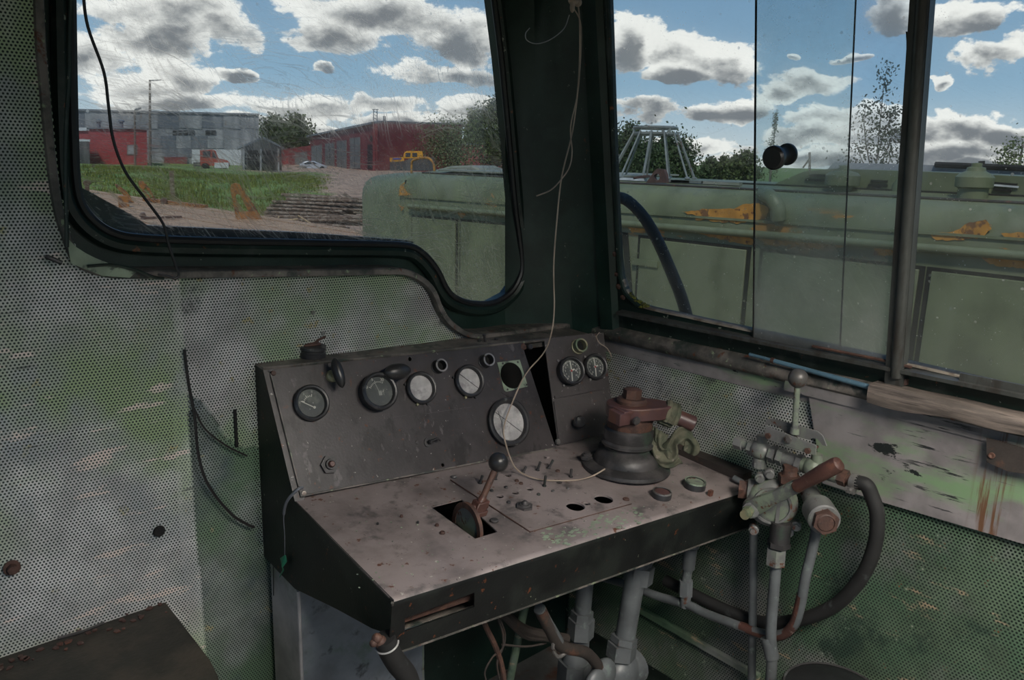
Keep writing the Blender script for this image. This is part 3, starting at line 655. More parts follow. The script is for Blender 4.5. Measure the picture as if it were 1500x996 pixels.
# gauge panel, slightly proud, with its left return strip
pc = px_loop(lambda x, y: PN(x, y, .003), [(396, 546), (440, 727), (813, 657), (766, 516), (840, 506), (806, 496)])
hole_c = PN(749, 550, .003)
big_hole = ring(hole_c, UD, VP_, rad(hole_c, 20), 28)
small = []
for (x, y, r) in ((648.5, 681, 2.8), (600.5, 526, 3)):
    p = PN(x, y, .003); small.append(ring(p, UD, VP_, rad(p, r), 12))
O('gauge_panel', B().prism([PN(396, 547, .003), PN(440, 727, .003), PN(814, 656, .003), PN(768, 515, .003), PN(765, 502, .003)], -NP * .003, [big_hole] + small), m_console, desk)
O('panel_frame', B().prism([TF, A_, A_ + UD * .022, PN(398, 545)], -NP * .003), m_console, desk)
O('panel_frame', B().prism([PN(396, 547), TF, PN(868, 488), PN(868, 491), PN(770, 503)], -NP * .003), m_console, desk)
O('panel_seam', B().tube([PN(397, 549, .004), PN(441, 726, .004)], .002, 5).tube([PN(440, 727, .004), PN(814, 656, .004)], .0022, 5), m_ledge, desk)
TBr, TFr = to_wall(TB, 1.63), to_wall(TF, 1.63); TBr.y = YP + .004
O('top_ledge', B().prism([TB, TF, TFr, TBr], -NDv * .003), m_ledge, desk)
O('ledge_edge', B().tube([TF, to_wall(TF, 1.60)], .0035, 6), m_ledge, desk)
O('back_plate', B().prism([TB - Z_ * .004, BB, to_wall(BB, 1.64), TBr - Z_ * .004], -UD.cross(Z_) * .002), m_black, desk)
# right hand panel with the two pressure gauges, standing a little proud
P2n = (NP + UD * -.16).normalized()
p2o = PN(800, 500, .004)
def P2(px, py, h=0): return V(hit(px, py, np.array(p2o + P2n * h), np.array(P2n)))
U2 = (P2(870, 540) - P2(830, 547)); U2 = (UD - P2n * UD.dot(P2n)).normalized(); V2 = P2n.cross(U2).normalized()
if V2.z < 0: V2 = -V2
O('pressure_panel', B().prism([P2(797, 497), P2(818, 653), P2(886, 636), P2(896, 590), P2(884, 487)], -P2n * .004), m_console, desk, label='second panel with the two pressure gauges')
O('panel_step', B().prism([P2(811, 588, .001), P2(819, 651, .001), P2(886, 634, .001), P2(893, 575, .001)], P2n * .002), m_console, desk)
O('panel_step', B().prism([P2(812, 584, .001), P2(812, 580, .001), P2(891, 566, .001), P2(892, 569, .001)], P2n * .003), m_console, desk)
O('panel_bracket', B().bar(PN(764, 508, -.02), PN(803, 502, -.02), .014, .012), m_ledge, desk)
# name plates, screws, bolts on the gauge panel
O('name_plate', B().prism([PN(619, 591, .003), PN(623, 606, .003), PN(691, 596, .003), PN(688, 588, .003)], NP * .0012), m_console, desk)
O('name_plate', B().prism([PN(733, 574, .003), PN(754, 588, .003), PN(785, 580, .003), PN(778, 566, .003)], NP * .001), m_console, desk)
O('name_plate', B().prism([PN(560, 572, .003), PN(563, 613, .003), PN(596, 608, .003), PN(592, 568, .003)], NP * .0006), m_console, desk)
sq = [(733, 533), (747, 531), (760, 530), (775, 568), (757, 574), (741, 578)]
hp = PN(749, 550, .0035); sring = ring(hp, UD, VP_, rad(hp, 20), 28)
O('square_flange', B().prism([PN(728, 531, .0035), PN(738, 571, .0035), PN(741, 574, .0035), PN(773, 566, .0035), PN(761, 527, .0035)], NP * .0012, [ring(hp, UD, VP_, rad(hp, 19.6), 28)]), m_pgreen, desk, label='pale green square flange round an empty gauge hole')
def screw(px, py, r, f, n, mat, name='screw', slot=True, h=.003, hexa=False):
    p = f(px, py); b = B(); rr = rad(p, r)
    if hexa: b.hex(p, p + n * h, rr)
    else: b.lathe(p, n, [(rr, 0), (rr, h * .6), (rr * .8, h), (.0001, h)], 12)
    return O(name, b, mat, desk)
for q, mt in (((400, 547, 4), m_rust), ((444.5, 723, 4.6), m_steel), ((816.6, 647, 4.4), m_steel), ((766, 508, 5), m_rust), ((776, 508, 4.5), m_cast), ((609.6, 648, 3), m_cast), ((810, 497, 3), m_steel),
              ((735, 533, 2), m_cast), ((757, 531, 2), m_cast), ((770, 564, 2), m_cast), ((742, 571, 2), m_cast)):
    screw(*q, PN, NP, mt, h=.005)
for q, mt in (((757, 705, 3.2), m_rust), ((741, 714.7, 2.8), m_cast), ((763, 709, 3.2), m_rust), ((720, 719.5, 2.8), m_cast), ((788.8, 725, 2.8), m_cast), ((745, 736.5, 3.4), m_cast), ((801, 670, 4), m_desk), ((665, 699, 4.6), m_steel),
              ((917, 732, 5), m_rust), ((817, 690.7, 3.4), m_rust), ((810, 720, 2.4), m_steel), ((832, 716, 2.4), m_steel), ((712, 716, 2), m_cast), ((724, 763, 6.5), m_cast), ((640, 770, 3), m_rust), ((612, 766, 2), m_cast), ((553, 768, 2), m_cast), ((588, 757, 2.4), m_rust), ((648, 781, 4), m_rust)):
    screw(*q, lambda x, y: DK(x, y, .0015), NDv, mt, h=.004)
# inset switch plate
ip = [(660, 703), (776.5, 779), (925, 738), (846, 683)]
O('switch_plate', B().prism([DK(*q, .0003) for q in ip], NDv * .0018, [dcirc(*h) for h in dholes if h[0] != 717] + [dcirc(776.5, 774.5, 3)]), m_desk, desk, label='screwed plate full of empty switch holes')
O('plate_edge', B().tube([DK(*q, .002) for q in ((660, 703), (776.5, 779), (925, 738))], .0012, 5), m_rust, desk)
for (x0, y0, x1, y1) in ((702.7, 709, 706.5, 697), (725, 703, 728, 693), (766, 693, 771, 684), (787, 690, 791, 677), (803, 687, 811, 675), (836, 700, 835, 687), (797, 713, 797.5, 697)):
    p = DK(x0, y0); s_ = depth(p) / F
    t = p + NDv * ((y0 - y1) * s_ * 1.06) + UD * ((x1 - x0) * s_ * .9)
    d = (t - p).normalized()
    O('toggle_switch', B().cyl(p, p + d * .004, .0052).cyl(p, t, .0028, .0034, 10).lathe(t, d, [(.0034, 0), (.003, .001), (.001, .0014)], 10), m_cast, desk)
p = DK(768, 744)
O('lamp_nut', B().hex(p, p + NDv * .007, rad(p, 13)).lathe(p, NDv, [(.0125, .007), (.0115, .010), (.0075, .010), (.007, .014), (.004, .017), (.002, .018), (.001, .018)]), m_cast, desk)
for (x, y, r, mt) in ((968.5, 728, 14.5, m_cast), (1017, 714, 16, m_fitg)):
    p = DK(x, y); R = rad(p, r)
    bt = O('push_button', B().lathe(p, NDv, [(R, 0), (R, R * .55), (R * .92, R * .68), (R * .78, R * .68), (R * .76, R * .56), (.001, R * .56)]), m_bezel, desk)
    O('button_rim', B().lathe(p, NDv, [(R * .99, R * .56), (R * .96, R * .70), (R * .84, R * .70), (R * .82, R * .60)]), m_steel if mt is m_cast else m_pgreen, bt)
    O('button_cap', B().lathe(p, NDv, [(R * .76, R * .55), (R * .74, R * .62), (.001, R * .63)]), m_maroon if mt is m_cast else m_fitg, bt)
p = DK(1040, 726); O('terminal_block', B().obox(p + NDv * .006, UD * .005, VD * .004, NDv * .008), m_rusth, desk)
# paint scars on the desk near the front edge come with the material; loose chips lie on it
b = B()
for i in range(90):
    t = random.random(); q = (800 + 140 * t + random.gauss(0, 8), 788 - 36 * t + random.gauss(0, 7)); p = DK(*q, .0007); r = random.uniform(.0015, .005)
    a = random.uniform(0, 6.3); b.prism([p + (UD * math.cos(a + j * 1.26) * random.uniform(.8, 2.4) + VD * math.sin(a + j * 1.26)) * r for j in range(5)], NDv * .0004)
O('paint_chips', b, m_pgreen, desk, kind='stuff', flat=True)
b = B()
for i in range(110):
    q = (random.uniform(520, 1060), random.uniform(690, 870)); p = DK(*q)
    if (p - FC).dot(VD) < .02 or (p - A_).dot(VD) > -.02 or q[0] > 1060: continue
    if abs(q[0] - 680) < 50 and 725 < q[1] < 795: continue
    r = random.uniform(.0008, .0024); a = random.uniform(0, 6.3)
    b.prism([p + NDv * .0006 + (UD * math.cos(a + j * 1.26) + VD * math.sin(a + j * 1.26)) * r for j in range(5)], NDv * .0006)
O('grit', b, m_pgreen, desk, kind='stuff', flat=True)

# ---- gauges
def gauge(px, py, R, deep, kind, f=PN, n=NP, u=UD, v=VP_, label=None, lug=True, name='dial_gauge', cat='gauge'):
    p = f(px, py, .003) if f is PN else f(px, py, 0)
    R = rad(p, R)
    g = T(name, label, cat, p)
    O('body', B().lathe(p, n, [(R * 1.0, 0), (R * 1.0, deep), (R * .86, deep), (R * .86, deep * .2), (R * .5, 0)]), m_bezel, g)
    O('bezel', B().lathe(p, n, [(R * 1.0, deep * .8), (R * 1.08, deep * .82), (R * 1.08, deep + .003), (R * 1.0, deep + .006), (R * .90, deep + .005), (R * .84, deep + .001), (R * .83, deep - .004)]), m_bezel, g)
    fd = deep - .004
    fm = m_dialw if kind in ('blank', 'line', 'big') else m_diald
    O('dial', B().lathe(p, n, [(R * .85, fd), (.0001, fd)]), fm, g)
    c = p + n * (fd + .0006)
    pol = lambda a, r: c + (u * math.sin(a) + v * math.cos(a)) * R * r
    if kind in ('line', 'big'):
        O('scratch_line', B().bar(pol(math.radians(-48), .8), pol(math.radians(132), .82), .0012, .0006, n), m_bezel, g)
    if kind == 'big':
        O('shadow_line', B().tube([pol(math.radians(a), r) + n * .0004 for a, r in ((-38, .72), (-60, .45), (-90, .36), (-130, .55), (-145, .75))], .0006, 5, sub=3), m_bezel, g)
        O('pointer', B().bar(pol(math.radians(-100), .62), pol(math.radians(-80), .05), .001, .0006, n), m_dialw, g)
    if kind == 'temp':
        b = B()
        for i in range(11):
            a = math.radians(-62 + i * 9.5); b.bar(pol(a, .50), pol(a, .58 if i % 5 else .64), .0012, .0004, n)
        O('scale', b, m_white, g)
        for t, a in (('0', -66), ('5', -22), ('30', 26)): TXT(t, pol(math.radians(a), .76 if a != 26 else .70), u, v, R * .24, m_white, g)
        q = pol(math.radians(150), .12)
        O('fuel_symbol', B().obox(q, u * R * .1, v * R * .13, n * .0003).tube([q + u * R * .10, q + u * R * .2 + v * R * .06, q + u * R * .2 - v * R * .14], .0006, 5), m_dim, g)
        O('pointer', B().bar(pol(0, 0), pol(math.radians(-18), .55), .0014, .0005, n), m_dim, g)
    if kind == 'oil':
        b = B()
        for i in range(7):
            a = math.radians(-70 + i * 14); b.bar(pol(a, .38), pol(a, .47 if i % 3 else .54), .0016, .0004, n)
        O('scale', b, m_white, g)
        for t, a in (('0', -80), ('6', -30), ('8', 14)): TXT(t, pol(math.radians(a), .68), u, v, R * .2, m_dim, g)
        O('pointer', B().bar(pol(math.radians(150), .32), pol(math.radians(-72), .62), .0018, .0006, n).lathe(pol(math.radians(150), .32), n, [(.003, 0), (.0028, .0015), (.0001, .0018)], 12), m_white, g)
    if kind == 'pressure':
        b = B()
        for i in range(31):
            a = math.radians(-140 + i * 280 / 30); b.bar(pol(a, .66), pol(a, .78), .0011 if i % 3 else .0019, .0004, n)
        O('scale', b, m_white, g)
        for i in range(11): TXT(str(i), pol(math.radians(-140 + i * 28), .52), u, v, R * .2, m_white, g)
        b = B().bar(pol(math.radians(10), .1), pol(math.radians(6), .74), R * .09, .0008, n).bar(pol(math.radians(180), .1), pol(math.radians(188), .78), R * .08, .0008, n).bar(pol(math.radians(-90), .12), pol(math.radians(75), .3), R * .12, .001, n)
        O('pointer', b, m_white, g); O('hub', B().lathe(pol(0, 0), n, [(R * .09, 0), (R * .08, .002), (.0001, .0022)], 12), m_red, g)
        O('cover_glass', B().lathe(p, n, [(R * .84, deep), (.0001, deep + .0005)]), m_gclock, g)
        for a in (35, 145, 215, 325):
            q = p + (u * math.sin(math.radians(a)) + v * math.cos(math.radians(a))) * R * 1.16; O('mounting_screw', B().cyl(q, q + n * .004, .0035, n=8), m_steel, g)
    if lug and kind in ('blank', 'line'):
        for a in (70, 165, 205, 290):
            q = p + (u * math.sin(math.radians(a)) + v * math.cos(math.radians(a))) * R * 1.13; O('clip', B().cyl(q, q + n * .006, .0032, n=8), m_brass if a == 205 else m_bezel, g)
    if kind in ('temp', 'oil'): O('cover_glass', B().lathe(p, n, [(R * .84, deep), (.0001, deep + .0005)]), m_gclock, g)
    return g
gauge(454.5, 591, 25, .008, 'oil', label='round grey dial gauge with white needle, first at the left end of the panel')
gauge(549, 576, 26, .026, 'temp', label='deep dark gauge with fuel pump symbol standing out under the oval knobs')
gauge(615, 569, 22.5, .009, 'blank', label='small blank pale dial directly right of the oval black knob')
gauge(685, 559, 22.5, .010, 'line', label='small pale dial crossed by one thin diagonal line')
gauge(742, 619, 33, .012, 'big', label='largest pale round dial behind the hanging string')
gauge(832, 545, 19.5, .022, 'pressure', P2, P2n, U2, V2, label='left of the two black pressure gauges, standing out further, white pointers')
gauge(870, 538, 18, .010, 'pressure', P2, P2n, U2, V2, label='right of the two black pressure gauges, set flat beside the side wall')
# ---- lamp sockets: short open tubes
def socket(px, py, R, L, mat, f, n, label):
    p = f(px, py); R = rad(p, R); d = (n + UD * .0).normalized(); p = p - d * 0
    g = T('lamp_socket', label, 'lamp socket', p - d * L * 0)
    O('collar', B().lathe(p, d, [(R * 1.12, 0), (R * 1.12, L * .2), (R, L * .25), (R, L), (R * .8, L), (R * .8, L * .1), (.0001, L * .08)]), mat, g)
    O('bore', B().lathe(p, d, [(R * .79, L * .3), (.0001, L * .3)]), m_black, g)
    O('rim', B().lathe(p, d, [(R * 1.01, L * .9), (R * 1.03, L * 1.02), (R * .78, L * 1.02)]), m_steel if mat is not m_brass else m_brass, g)
socket(640, 538, 9.5, .024, m_rubber, PN, NP, 'black empty lamp socket above the blank pale dial')
socket(708.5, 530, 9.5, .026, m_bezel, PN, NP, 'black empty lamp socket above the dial with the diagonal line')
socket(846, 508, 10, .022, m_brass, P2, P2n, 'greenish brass empty lamp socket above the two pressure gauges')
# ---- oval pull knobs
p = PN(486, 551, .003); g = T('pull_knob', 'oval black knob seen edge on between the first two gauges', 'knob', p)
O('stem', B().lathe(p, NP, [(.014, 0), (.013, .006), (.007, .010), (.006, .032)]), m_brass, g)
kd = (VP_ * .92 + UD * -.1 + NP * .0).normalized(); O('grip', B().ball(p + NP * .036, 1, (.034, .013, .012), (kd, NP, kd.cross(NP))), m_ballblk, g)
p = PN(572, 549, .003); g = T('pull_knob', 'oval black knob lying level above the deep dark gauge', 'knob', p)
O('stem', B().lathe(p, NP, [(.013, 0), (.012, .006), (.007, .010), (.006, .034)]), m_brass, g)
O('grip', B().ball(p + NP * .036, 1, (.0335, .015, .0185), (UD, NP, VP_)), m_ballblk, g)
# ---- push button with hex nut
p = PN(481.5, 681, .003); g = T('starter_button', 'red brown push button in a hexagon nut low on the panel', 'button', p)
O('nut', B().hex(p, p + NP * .008, rad(p, 14)).lathe(p, NP, [(.0115, .008), (.0105, .014), (.0075, .014)]), m_cast, g)
O('plunger', B().lathe(p, NP, [(.0065, .01), (.0065, .020), (.005, .022), (.0001, .022)]), m_maroon, g)
# ---- key switch
p = PN(627, 648, .003); g = T('key_switch', 'small black key switch with lever low in the middle of the panel', 'switch', p)
O('plate', B().lathe(p, NP, [(.0115, 0), (.0110, .003), (.0001, .004)]), m_cast, g)
q = p + NP * .016; O('lever', B().cyl(p, q, .005).tube([q - UD * .004, q + UD * .016 + VP_ * .004, q + UD * .024 - VP_ * .001], .0032, 8), m_ballblk, g)
# ---- knob on the right panel
p = P2(842, 620, .003); g = T('valve_knob', 'dark round knob low on the panel under the pressure gauges', 'knob', p)
O('stem', B().cyl(p, p + P2n * .02, .008), m_cast, g); O('grip', B().lathe(p, P2n, [(.008, .016), (.015, .018), (.016, .030), (.013, .034), (.0001, .035)]), m_bezel, g)
# ---- cap and studs on the ledge
LN = lambda px, py: V(hit(px, py, np.array(TF), ND))
p = LN(457, 521); g = T('round_stopper', 'dark round stopper with a rusty scrap on the top ledge of the desk', 'stopper', p)
R = rad(p, 20)
O('stopper_body', B().lathe(p, NDv, [(R, 0), (R, .010), (R * .92, .012), (R * .92, .016), (R, .018), (R * .98, .024), (.0001, .025)]), m_bezel, g)
t = p + NDv * .026
O('scrap', B().ball(t, 1, (.022, .008, .005)).tube([t, t + UD * .014 + NDv * .01, t + UD * .03 + NDv * .016], .003, 6), m_rust, g)
p = LN(711, 500); g = T('ledge_stud', 'small black upright stud on the top ledge before the window', 'stud', p)
O('shank', B().cyl(p, p + Z_ * .016 - UD * .004, .0035).lathe(p + Z_ * .014 - UD * .004, Z_, [(.0035, 0), (.005, .002), (.005, .005), (.0001, .006)], 12), m_cast, g)
for q in ((702, 500), (727, 497)):
    p = LN(*q); O('ledge_bolt', B().hex(p, p + NDv * .003, .006), m_cast, desk)
# ---- throttle lever standing in the slot
p = DK(697, 757); s_ = depth(p) / F
base = DK(702, 757, -.0)
g = T('throttle_lever', 'rusty throttle lever with black ball knob standing in the desk slot', 'lever', base)
sl = (DK(712, 785) - DK(653, 737)).normalized(); wd = NDv.cross(sl).normalized()
cen = DK(683, 765) - NDv * .012
disc = [cen + (sl * math.cos(a) + NDv * math.sin(a)) * .052 for a in np.linspace(-.25, math.pi + .25, 26)] 
disc2 = [cen + (sl * math.cos(a) + NDv * math.sin(a)) * .04 for a in np.linspace(math.pi + .25, -.25, 26)]
O('quadrant_rim', B().prism(disc + disc2, wd * .008), m_rust, g)
O('quadrant', B().prism([cen + (sl * math.cos(a) + NDv * math.sin(a)) * .042 + wd * .002 for a in np.linspace(-.25, math.pi + .25, 22)], wd * .004), m_fitg, g)
hub = DK(700, 757) + NDv * .024
tip = V(CP) + V(ray(729.9, 677)) * ((hub - V(CP)).length * 1.0)
ax_ = (tip - hub).normalized()
O('clamp', B().obox(hub, ax_ * .014, wd * .014, sl * .012).hex(hub - wd * .018 - ax_ * .002, hub + wd * .020, .0085).obox(hub - ax_ * .012 + sl * .006, ax_ * .006, wd * .017, sl * .010), m_rusth, g, bevel=.002)
O('lower_arm', B().bar(hub - ax_ * .01 - wd * .012, hub - NDv * .06 + sl * .018 - wd * .012, .012, .007, wd), m_rust, g)
O('rod', B().cyl(hub, tip, .0066, .0072), m_rust, g)
O('ball_knob', B().ball(tip, rad(tip, 14.7), n=28, m=18), m_ballblk, g)
O('ferrule', B().cyl(hub + ax_ * .006, hub + ax_ * .022, .0095, .008), m_rusth, g)

# ------------------------------------------------------------------ driver's brake valve on the desk
cb = DK(916, 685); sc = depth(cb) / F
g = T('brake_stand', 'tall dark cast brake valve with maroon clamp head and rusty bolt on the desk', 'brake valve', cb)
ax = (Z_ + UD * .045).normalized(); q = lambda px: px * sc
O('flange', B().lathe(cb, ax, [(q(64), 0), (q(65), q(2)), (q(64), q(6)), (q(56), q(9)), (q(48), q(11))], 40), m_cast, g)
O('bell', B().lathe(cb, ax, [(q(48), q(8)), (q(47.5), q(14)), (q(45), q(20)), (q(41), q(25)), (q(36), q(28)), (q(33), q(31)), (q(33), q(33)), (q(35), q(35)), (q(38), q(37)), (q(38), q(41)), (q(35), q(44)), (q(36), q(47)), (q(36), q(60)), (q(33), q(63))], 40), m_cast, g)
O('collar', B().lathe(cb, ax, [(q(32), q(61)), (q(33), q(64)), (q(33), q(75)), (q(31), q(77)), (q(31), q(83)), (q(20), q(83))], 36), m_rust, g)
hc = cb + ax * q(84)
hd = (X_ * .72 - Y_ * .66).normalized(); hs = ax.cross(hd).normalized()
ol = []
for a in np.linspace(math.radians(105), math.radians(255), 12): ol.append(hc + hd * math.cos(a) * q(36) + hs * math.sin(a) * q(36))
ol += [hc + hd * q(10) - hs * q(35), hc + hd * q(40) - hs * q(24), hc + hd * q(58) - hs * q(13), hc + hd * q(58) + hs * q(13), hc + hd * q(40) + hs * q(24), hc + hd * q(10) + hs * q(35)]
O('clamp_head', B().prism([p - ax * q(4) for p in ol], ax * q(19)), m_maroon, g, bevel=.004, sharp=50)
lg = hc - UD * q(36) - VD * q(14) + ax * q(4)
O('clamp_lug', B().obox(lg, UD * q(11), VD * q(12), ax * q(9)).obox(lg + ax * q(8) + UD * q(6), UD * q(9), VD * q(12), ax * q(3)), m_maroon, g, bevel=.002)
lp = hc - VD * q(34) - UD * q(24) + ax * q(4); O('clamp_screw', B().lathe(lp, -VD + UD * -.1, [(q(6), 0), (q(5.6), q(3)), (q(3), q(3)), (.0001, q(1.5))]), m_cast, g)
hb = cb + ax * q(98)
O('washer', B().lathe(hb, ax, [(q(22), 0), (q(22), q(5)), (q(19), q(8)), (q(13), q(8))]), m_rust, g)
O('head_bolt', B().hex(hb + ax * q(6), hb + ax * q(21), q(13.5), .3).lathe(hb + ax * q(21), ax, [(q(12.4), 0), (q(9), q(1.6)), (.0001, q(1.8))]), m_rust, g)
h0 = hc + hd * q(44) + ax * q(4); 
h1 = V(CP) + V(ray(1016, 621)) * ((h0 - V(CP)).length + .015)
O('handle', B().tube([h0, h0 * .5 + h1 * .5, h1], q(11.5), 14).lathe(h1, (h1 - h0), [(q(11.5), 0), (q(9), .003), (.0001, .004)], 14), m_maroon, g)
for (x, y, lift) in ((859, 672, 0), (921, 698, 0), (970, 686, 0), (885, 655, 0)):
    p = DK(x, y, q(6)); O('flange_bolt', B().hex(p, p + ax * .008, q(9.5), random.random()).cyl(p + ax * .008, p + ax * .017, q(5)).hex(p + ax * .006, p + ax * .013, q(7.5), .4), m_cast, g)
# rag wound on the handle and hanging behind
rg = T('rag', 'olive and grey rag tied round the brake handle', 'rag', DK(985, 670))
hx = (h1 - h0).normalized(); ha = h0 + hx * .000
b = B()
for j in range(3):
    c = h0 + hx * (q(5) + j * q(6)); b.tube([c + (Vector(hx.orthogonal().normalized()) * math.cos(a) + hx.cross(hx.orthogonal().normalized()) * math.sin(a)) * (q(14) + random.uniform(-.0015, .0015)) + hx * (a * .0012) for a in np.linspace(0, 6.0, 16)], q(5.5), 8)
O('wrap', b, m_rag, rg)
def cloth(pts, wd_, nrm, amp, name):
    P = smooth_path(pts, 8); rows = []
    for i, p in enumerate(P):
        d = (P[min(i + 1, len(P) - 1)] - P[max(i - 1, 0)]).normalized(); s2 = d.cross(V(nrm)).normalized(); r = []
        for j in range(13):
            t = j / 12 - .5; r.append(p + s2 * t * wd_ * (1 + .25 * math.sin(i * .4)) + V(nrm) * (math.cos(t * 9 + i * .25) * amp + math.sin(t * 17 + i * .5) * amp * .3))
        rows.append(r)
    o = O(name, B().loft(rows), m_rag, rg, sharp=80); sm = o.modifiers.new('thick', 'SOLIDIFY'); sm.thickness = .004; return o
vw = (V(CP) - cb).normalized()
RP = lambda px, py, dz=0: V(CP) + V(ray(px, py)) * ((h0 - V(CP)).length + dz)
cloth([RP(968, 632, .0), RP(962, 648, .0), RP(966, 664), RP(982, 674, .01), RP(994, 668, .015)], .036, vw, .006, 'fold')
cloth([RP(978, 672, .01), RP(982, 654, .005), RP(992, 642, .0), RP(1006, 640, .01), RP(1014, 652, .02), RP(1008, 664, .03)], .034, vw, .006, 'fold')
cloth([RP(962, 628, -.005), RP(958, 636, 0), RP(956, 650, .008), RP(964, 668, .01)], .026, vw, .005, 'fold')
# wooden strip between desk and side wall
O('filler_strip', B().bar(Vector((XS - .022, 1.50, .822)), Vector((XS - .022, .96, .800)), .04, .02), m_woodd, desk, label='dirty wooden strip along the side wall')
# ------------------------------------------------------------------ valve cluster on the side wall
def tline(b, a, c, segs):                              # segs: (t0, t1, radius, sides) along a -> c
    a, c = V(a), V(c)
    for t0, t1, r, n in segs:
        p, q = a.lerp(c, t0), a.lerp(c, t1)
        b.cyl(p, q, r, n=n, ph=.4)
    return b
XC = 1.625
L0, L1 = SD(1079, 648, XC), SD(1256, 704, XC)
L1 = Vector((XC, L1.y, L0.z - .004))
Lt = lambda t: L0.lerp(L1, t)
pxm = depth(Lt(.5)) / F
cl = T('line_valve', 'grey ball lever valve on the pipe along the side wall', 'valve', (XC, Lt(.5).y, 0.80))
O('end_nut', tline(B(), L0, L1, [(-.01, .06, 10 * pxm, 6), (.05, .12, 6 * pxm, 14)]), m_fit, cl)
O('union_nut', tline(B(), L0, L1, [(.12, .165, 12 * pxm, 6)]), m_fit, cl)
O('valve_body', B().ball(Lt(.22), 15 * pxm, (1, 1.2, 1)).cyl(Lt(.22), Lt(.22) - Z_ * 27 * pxm, 10 * pxm).hex(Lt(.22) - Z_ * 18 * pxm, Lt(.22) - Z_ * 26 * pxm, 11 * pxm).cyl(Lt(.22), Lt(.22) + Z_ * 24 * pxm, 8 * pxm), m_fit, cl)
for t in (.33, .40): O('union_nut', tline(B(), L0, L1, [(t - .022, t + .024, 13.5 * pxm, 6)]), m_fit, cl)
O('pipe_body', tline(B(), L0, L1, [(.4, .62, 10.5 * pxm, 18)]), m_fit, cl)
O('union_nut', tline(B(), L0, L1, [(.535, .575, 13.5 * pxm, 6)]), m_fit, cl)
O('tee_body', tline(B().ball(Lt(.66), 15 * pxm), L0, L1, [(.58, .86, 11 * pxm, 18)]).cyl(Lt(.68), Lt(.68) + Z_ * 22 * pxm, 8 * pxm), m_fitg, cl)
O('union_nut', tline(B(), L0, L1, [(.83, .88, 11 * pxm, 6)]), m_fit, cl)
O('hose_nut', tline(B(), L0, L1, [(.87, .925, 12 * pxm, 6), (.92, .97, 7 * pxm, 12)]), m_rust, cl)
O('hose_clamp', tline(B(), L0, L1, [(.955, 1.03, 10 * pxm, 16)]).obox(Lt(.97) - Z_ * 12 * pxm - X_ * .005, X_ * 4 * pxm, Y_ * 6 * pxm, Z_ * 5 * pxm).hex(Lt(.97) - Z_ * 12 * pxm - X_ * .02, Lt(.97) - Z_ * 12 * pxm - X_ * .005, 3.4 * pxm), m_steel, cl)
# lever yoke and ball lever
def yoke(pts, x, name, m): return O(name, B().prism([SD(*q, x) for q in pts], (-.004, 0, 0)), m, cl, bevel=.0008)
yoke([(1120, 633), (1124, 624), (1197, 652), (1196, 666), (1184, 664), (1124, 643)], XC - .022, 'yoke_plate', m_fit)
yoke([(1121, 622), (1124, 614), (1133, 613), (1164, 621), (1198, 631), (1206, 637), (1212, 653), (1206, 652), (1199, 643), (1190, 641), (1187, 644), (1155, 636), (1140, 624), (1131, 621)], XC + .010, 'yoke_plate', m_fit)
for q in ((1155, 643), (1126, 638), (1184, 660)):
    p = SD(*q, XC - .026); O('yoke_bolt', B().hex(p, p - X_ * .006, 6.0 * pxm if q[0] == 1155 else 4.5 * pxm).cyl(p, p + X_ * .04, .004), m_steel if q[0] == 1155 else m_rust, cl)
lb = SD(1164, 630, XC - .008); lt = SD(1168.5, 556, XC - .008)
O('lever_rod', B().cyl(lb, lt, 4.6 * pxm, 4.2 * pxm).cyl(lb - Z_ * .008, lb + Z_ * .006, 7 * pxm, 6 * pxm), m_fitg, cl)
O('ball_knob', B().ball(SD(1169, 554, XC - .008), 14 * pxm, n=28, m=18), m_ballgry, cl)
# ---- independent brake valve with its lever
XB = 1.585
c0 = SD(1131, 740, XB); sb = depth(c0) / F
nv = (-X_ * .86 - Y_ * .48 + Z_ * .05).normalized()
vu = nv.cross(Z_).normalized() * -1; vv = vu.cross(nv) * -1
if vv.z < 0: vv = -vv
bv = T('lever_brake_valve', 'round green grey brake valve with worn rusty lever on the side wall', 'brake valve', (c0.x, c0.y, c0.z - .07))
R = 35 * sb
O('valve_housing', B().lathe(c0 - nv * .03, nv, [(R * .7, -.02), (R * 1.0, 0), (R * 1.04, .006), (R * 1.04, .018), (R * .98, .024), (R * .9, .030), (R * .6, .036), (R * .3, .040), (.0001, .041)], 36), m_fitg, bv)
O('cover_ridge', B().lathe(c0 - nv * .03, nv, [(R * .80, .034), (R * .78, .038), (R * .70, .038), (R * .68, .035)], 36).obox(c0 + nv * .006 + vu * R * .25, vv * R * .75, vu * .004, nv * .005), m_fit, bv)
for (x, y) in ((1113, 700), (1155, 779), (1127, 694), (1104, 776), (1166, 770)):
    p = V(hit(x, y, np.array(c0 - nv * .014), np.array(nv))); O('ear', B().lathe(p - nv * .012, nv, [(7.5 * sb, 0), (7.5 * sb, .018), (6 * sb, .02), (.0001, .02)], 16).hex(p + nv * .008, p + nv * .015, 5 * sb), m_fit, bv)
tn = SD(1157, 692, XB + .02)
O('top_union', B().cyl(tn - Z_ * .045, tn - Z_ * .005, 13 * sb).hex(tn - Z_ * .022, tn - Z_ * .006, 16 * sb).cyl(tn - Z_ * .005, tn + Z_ * .012, 11 * sb, 9 * sb).hex(tn + Z_ * .006, tn + Z_ * .016, 11 * sb), m_rust, bv)
ln = SD(1090, 717, XB)
O('side_nut', B().hex(ln + vu * .0, ln - vu * .012, 15 * sb).cyl(ln - vu * .006, ln + vu * 18 * sb, 13 * sb), m_rust, bv)
O('side_boss', B().cyl(ln + vu * 5 * sb, ln + vu * 24 * sb, 17 * sb, 20 * sb), m_fit, bv)
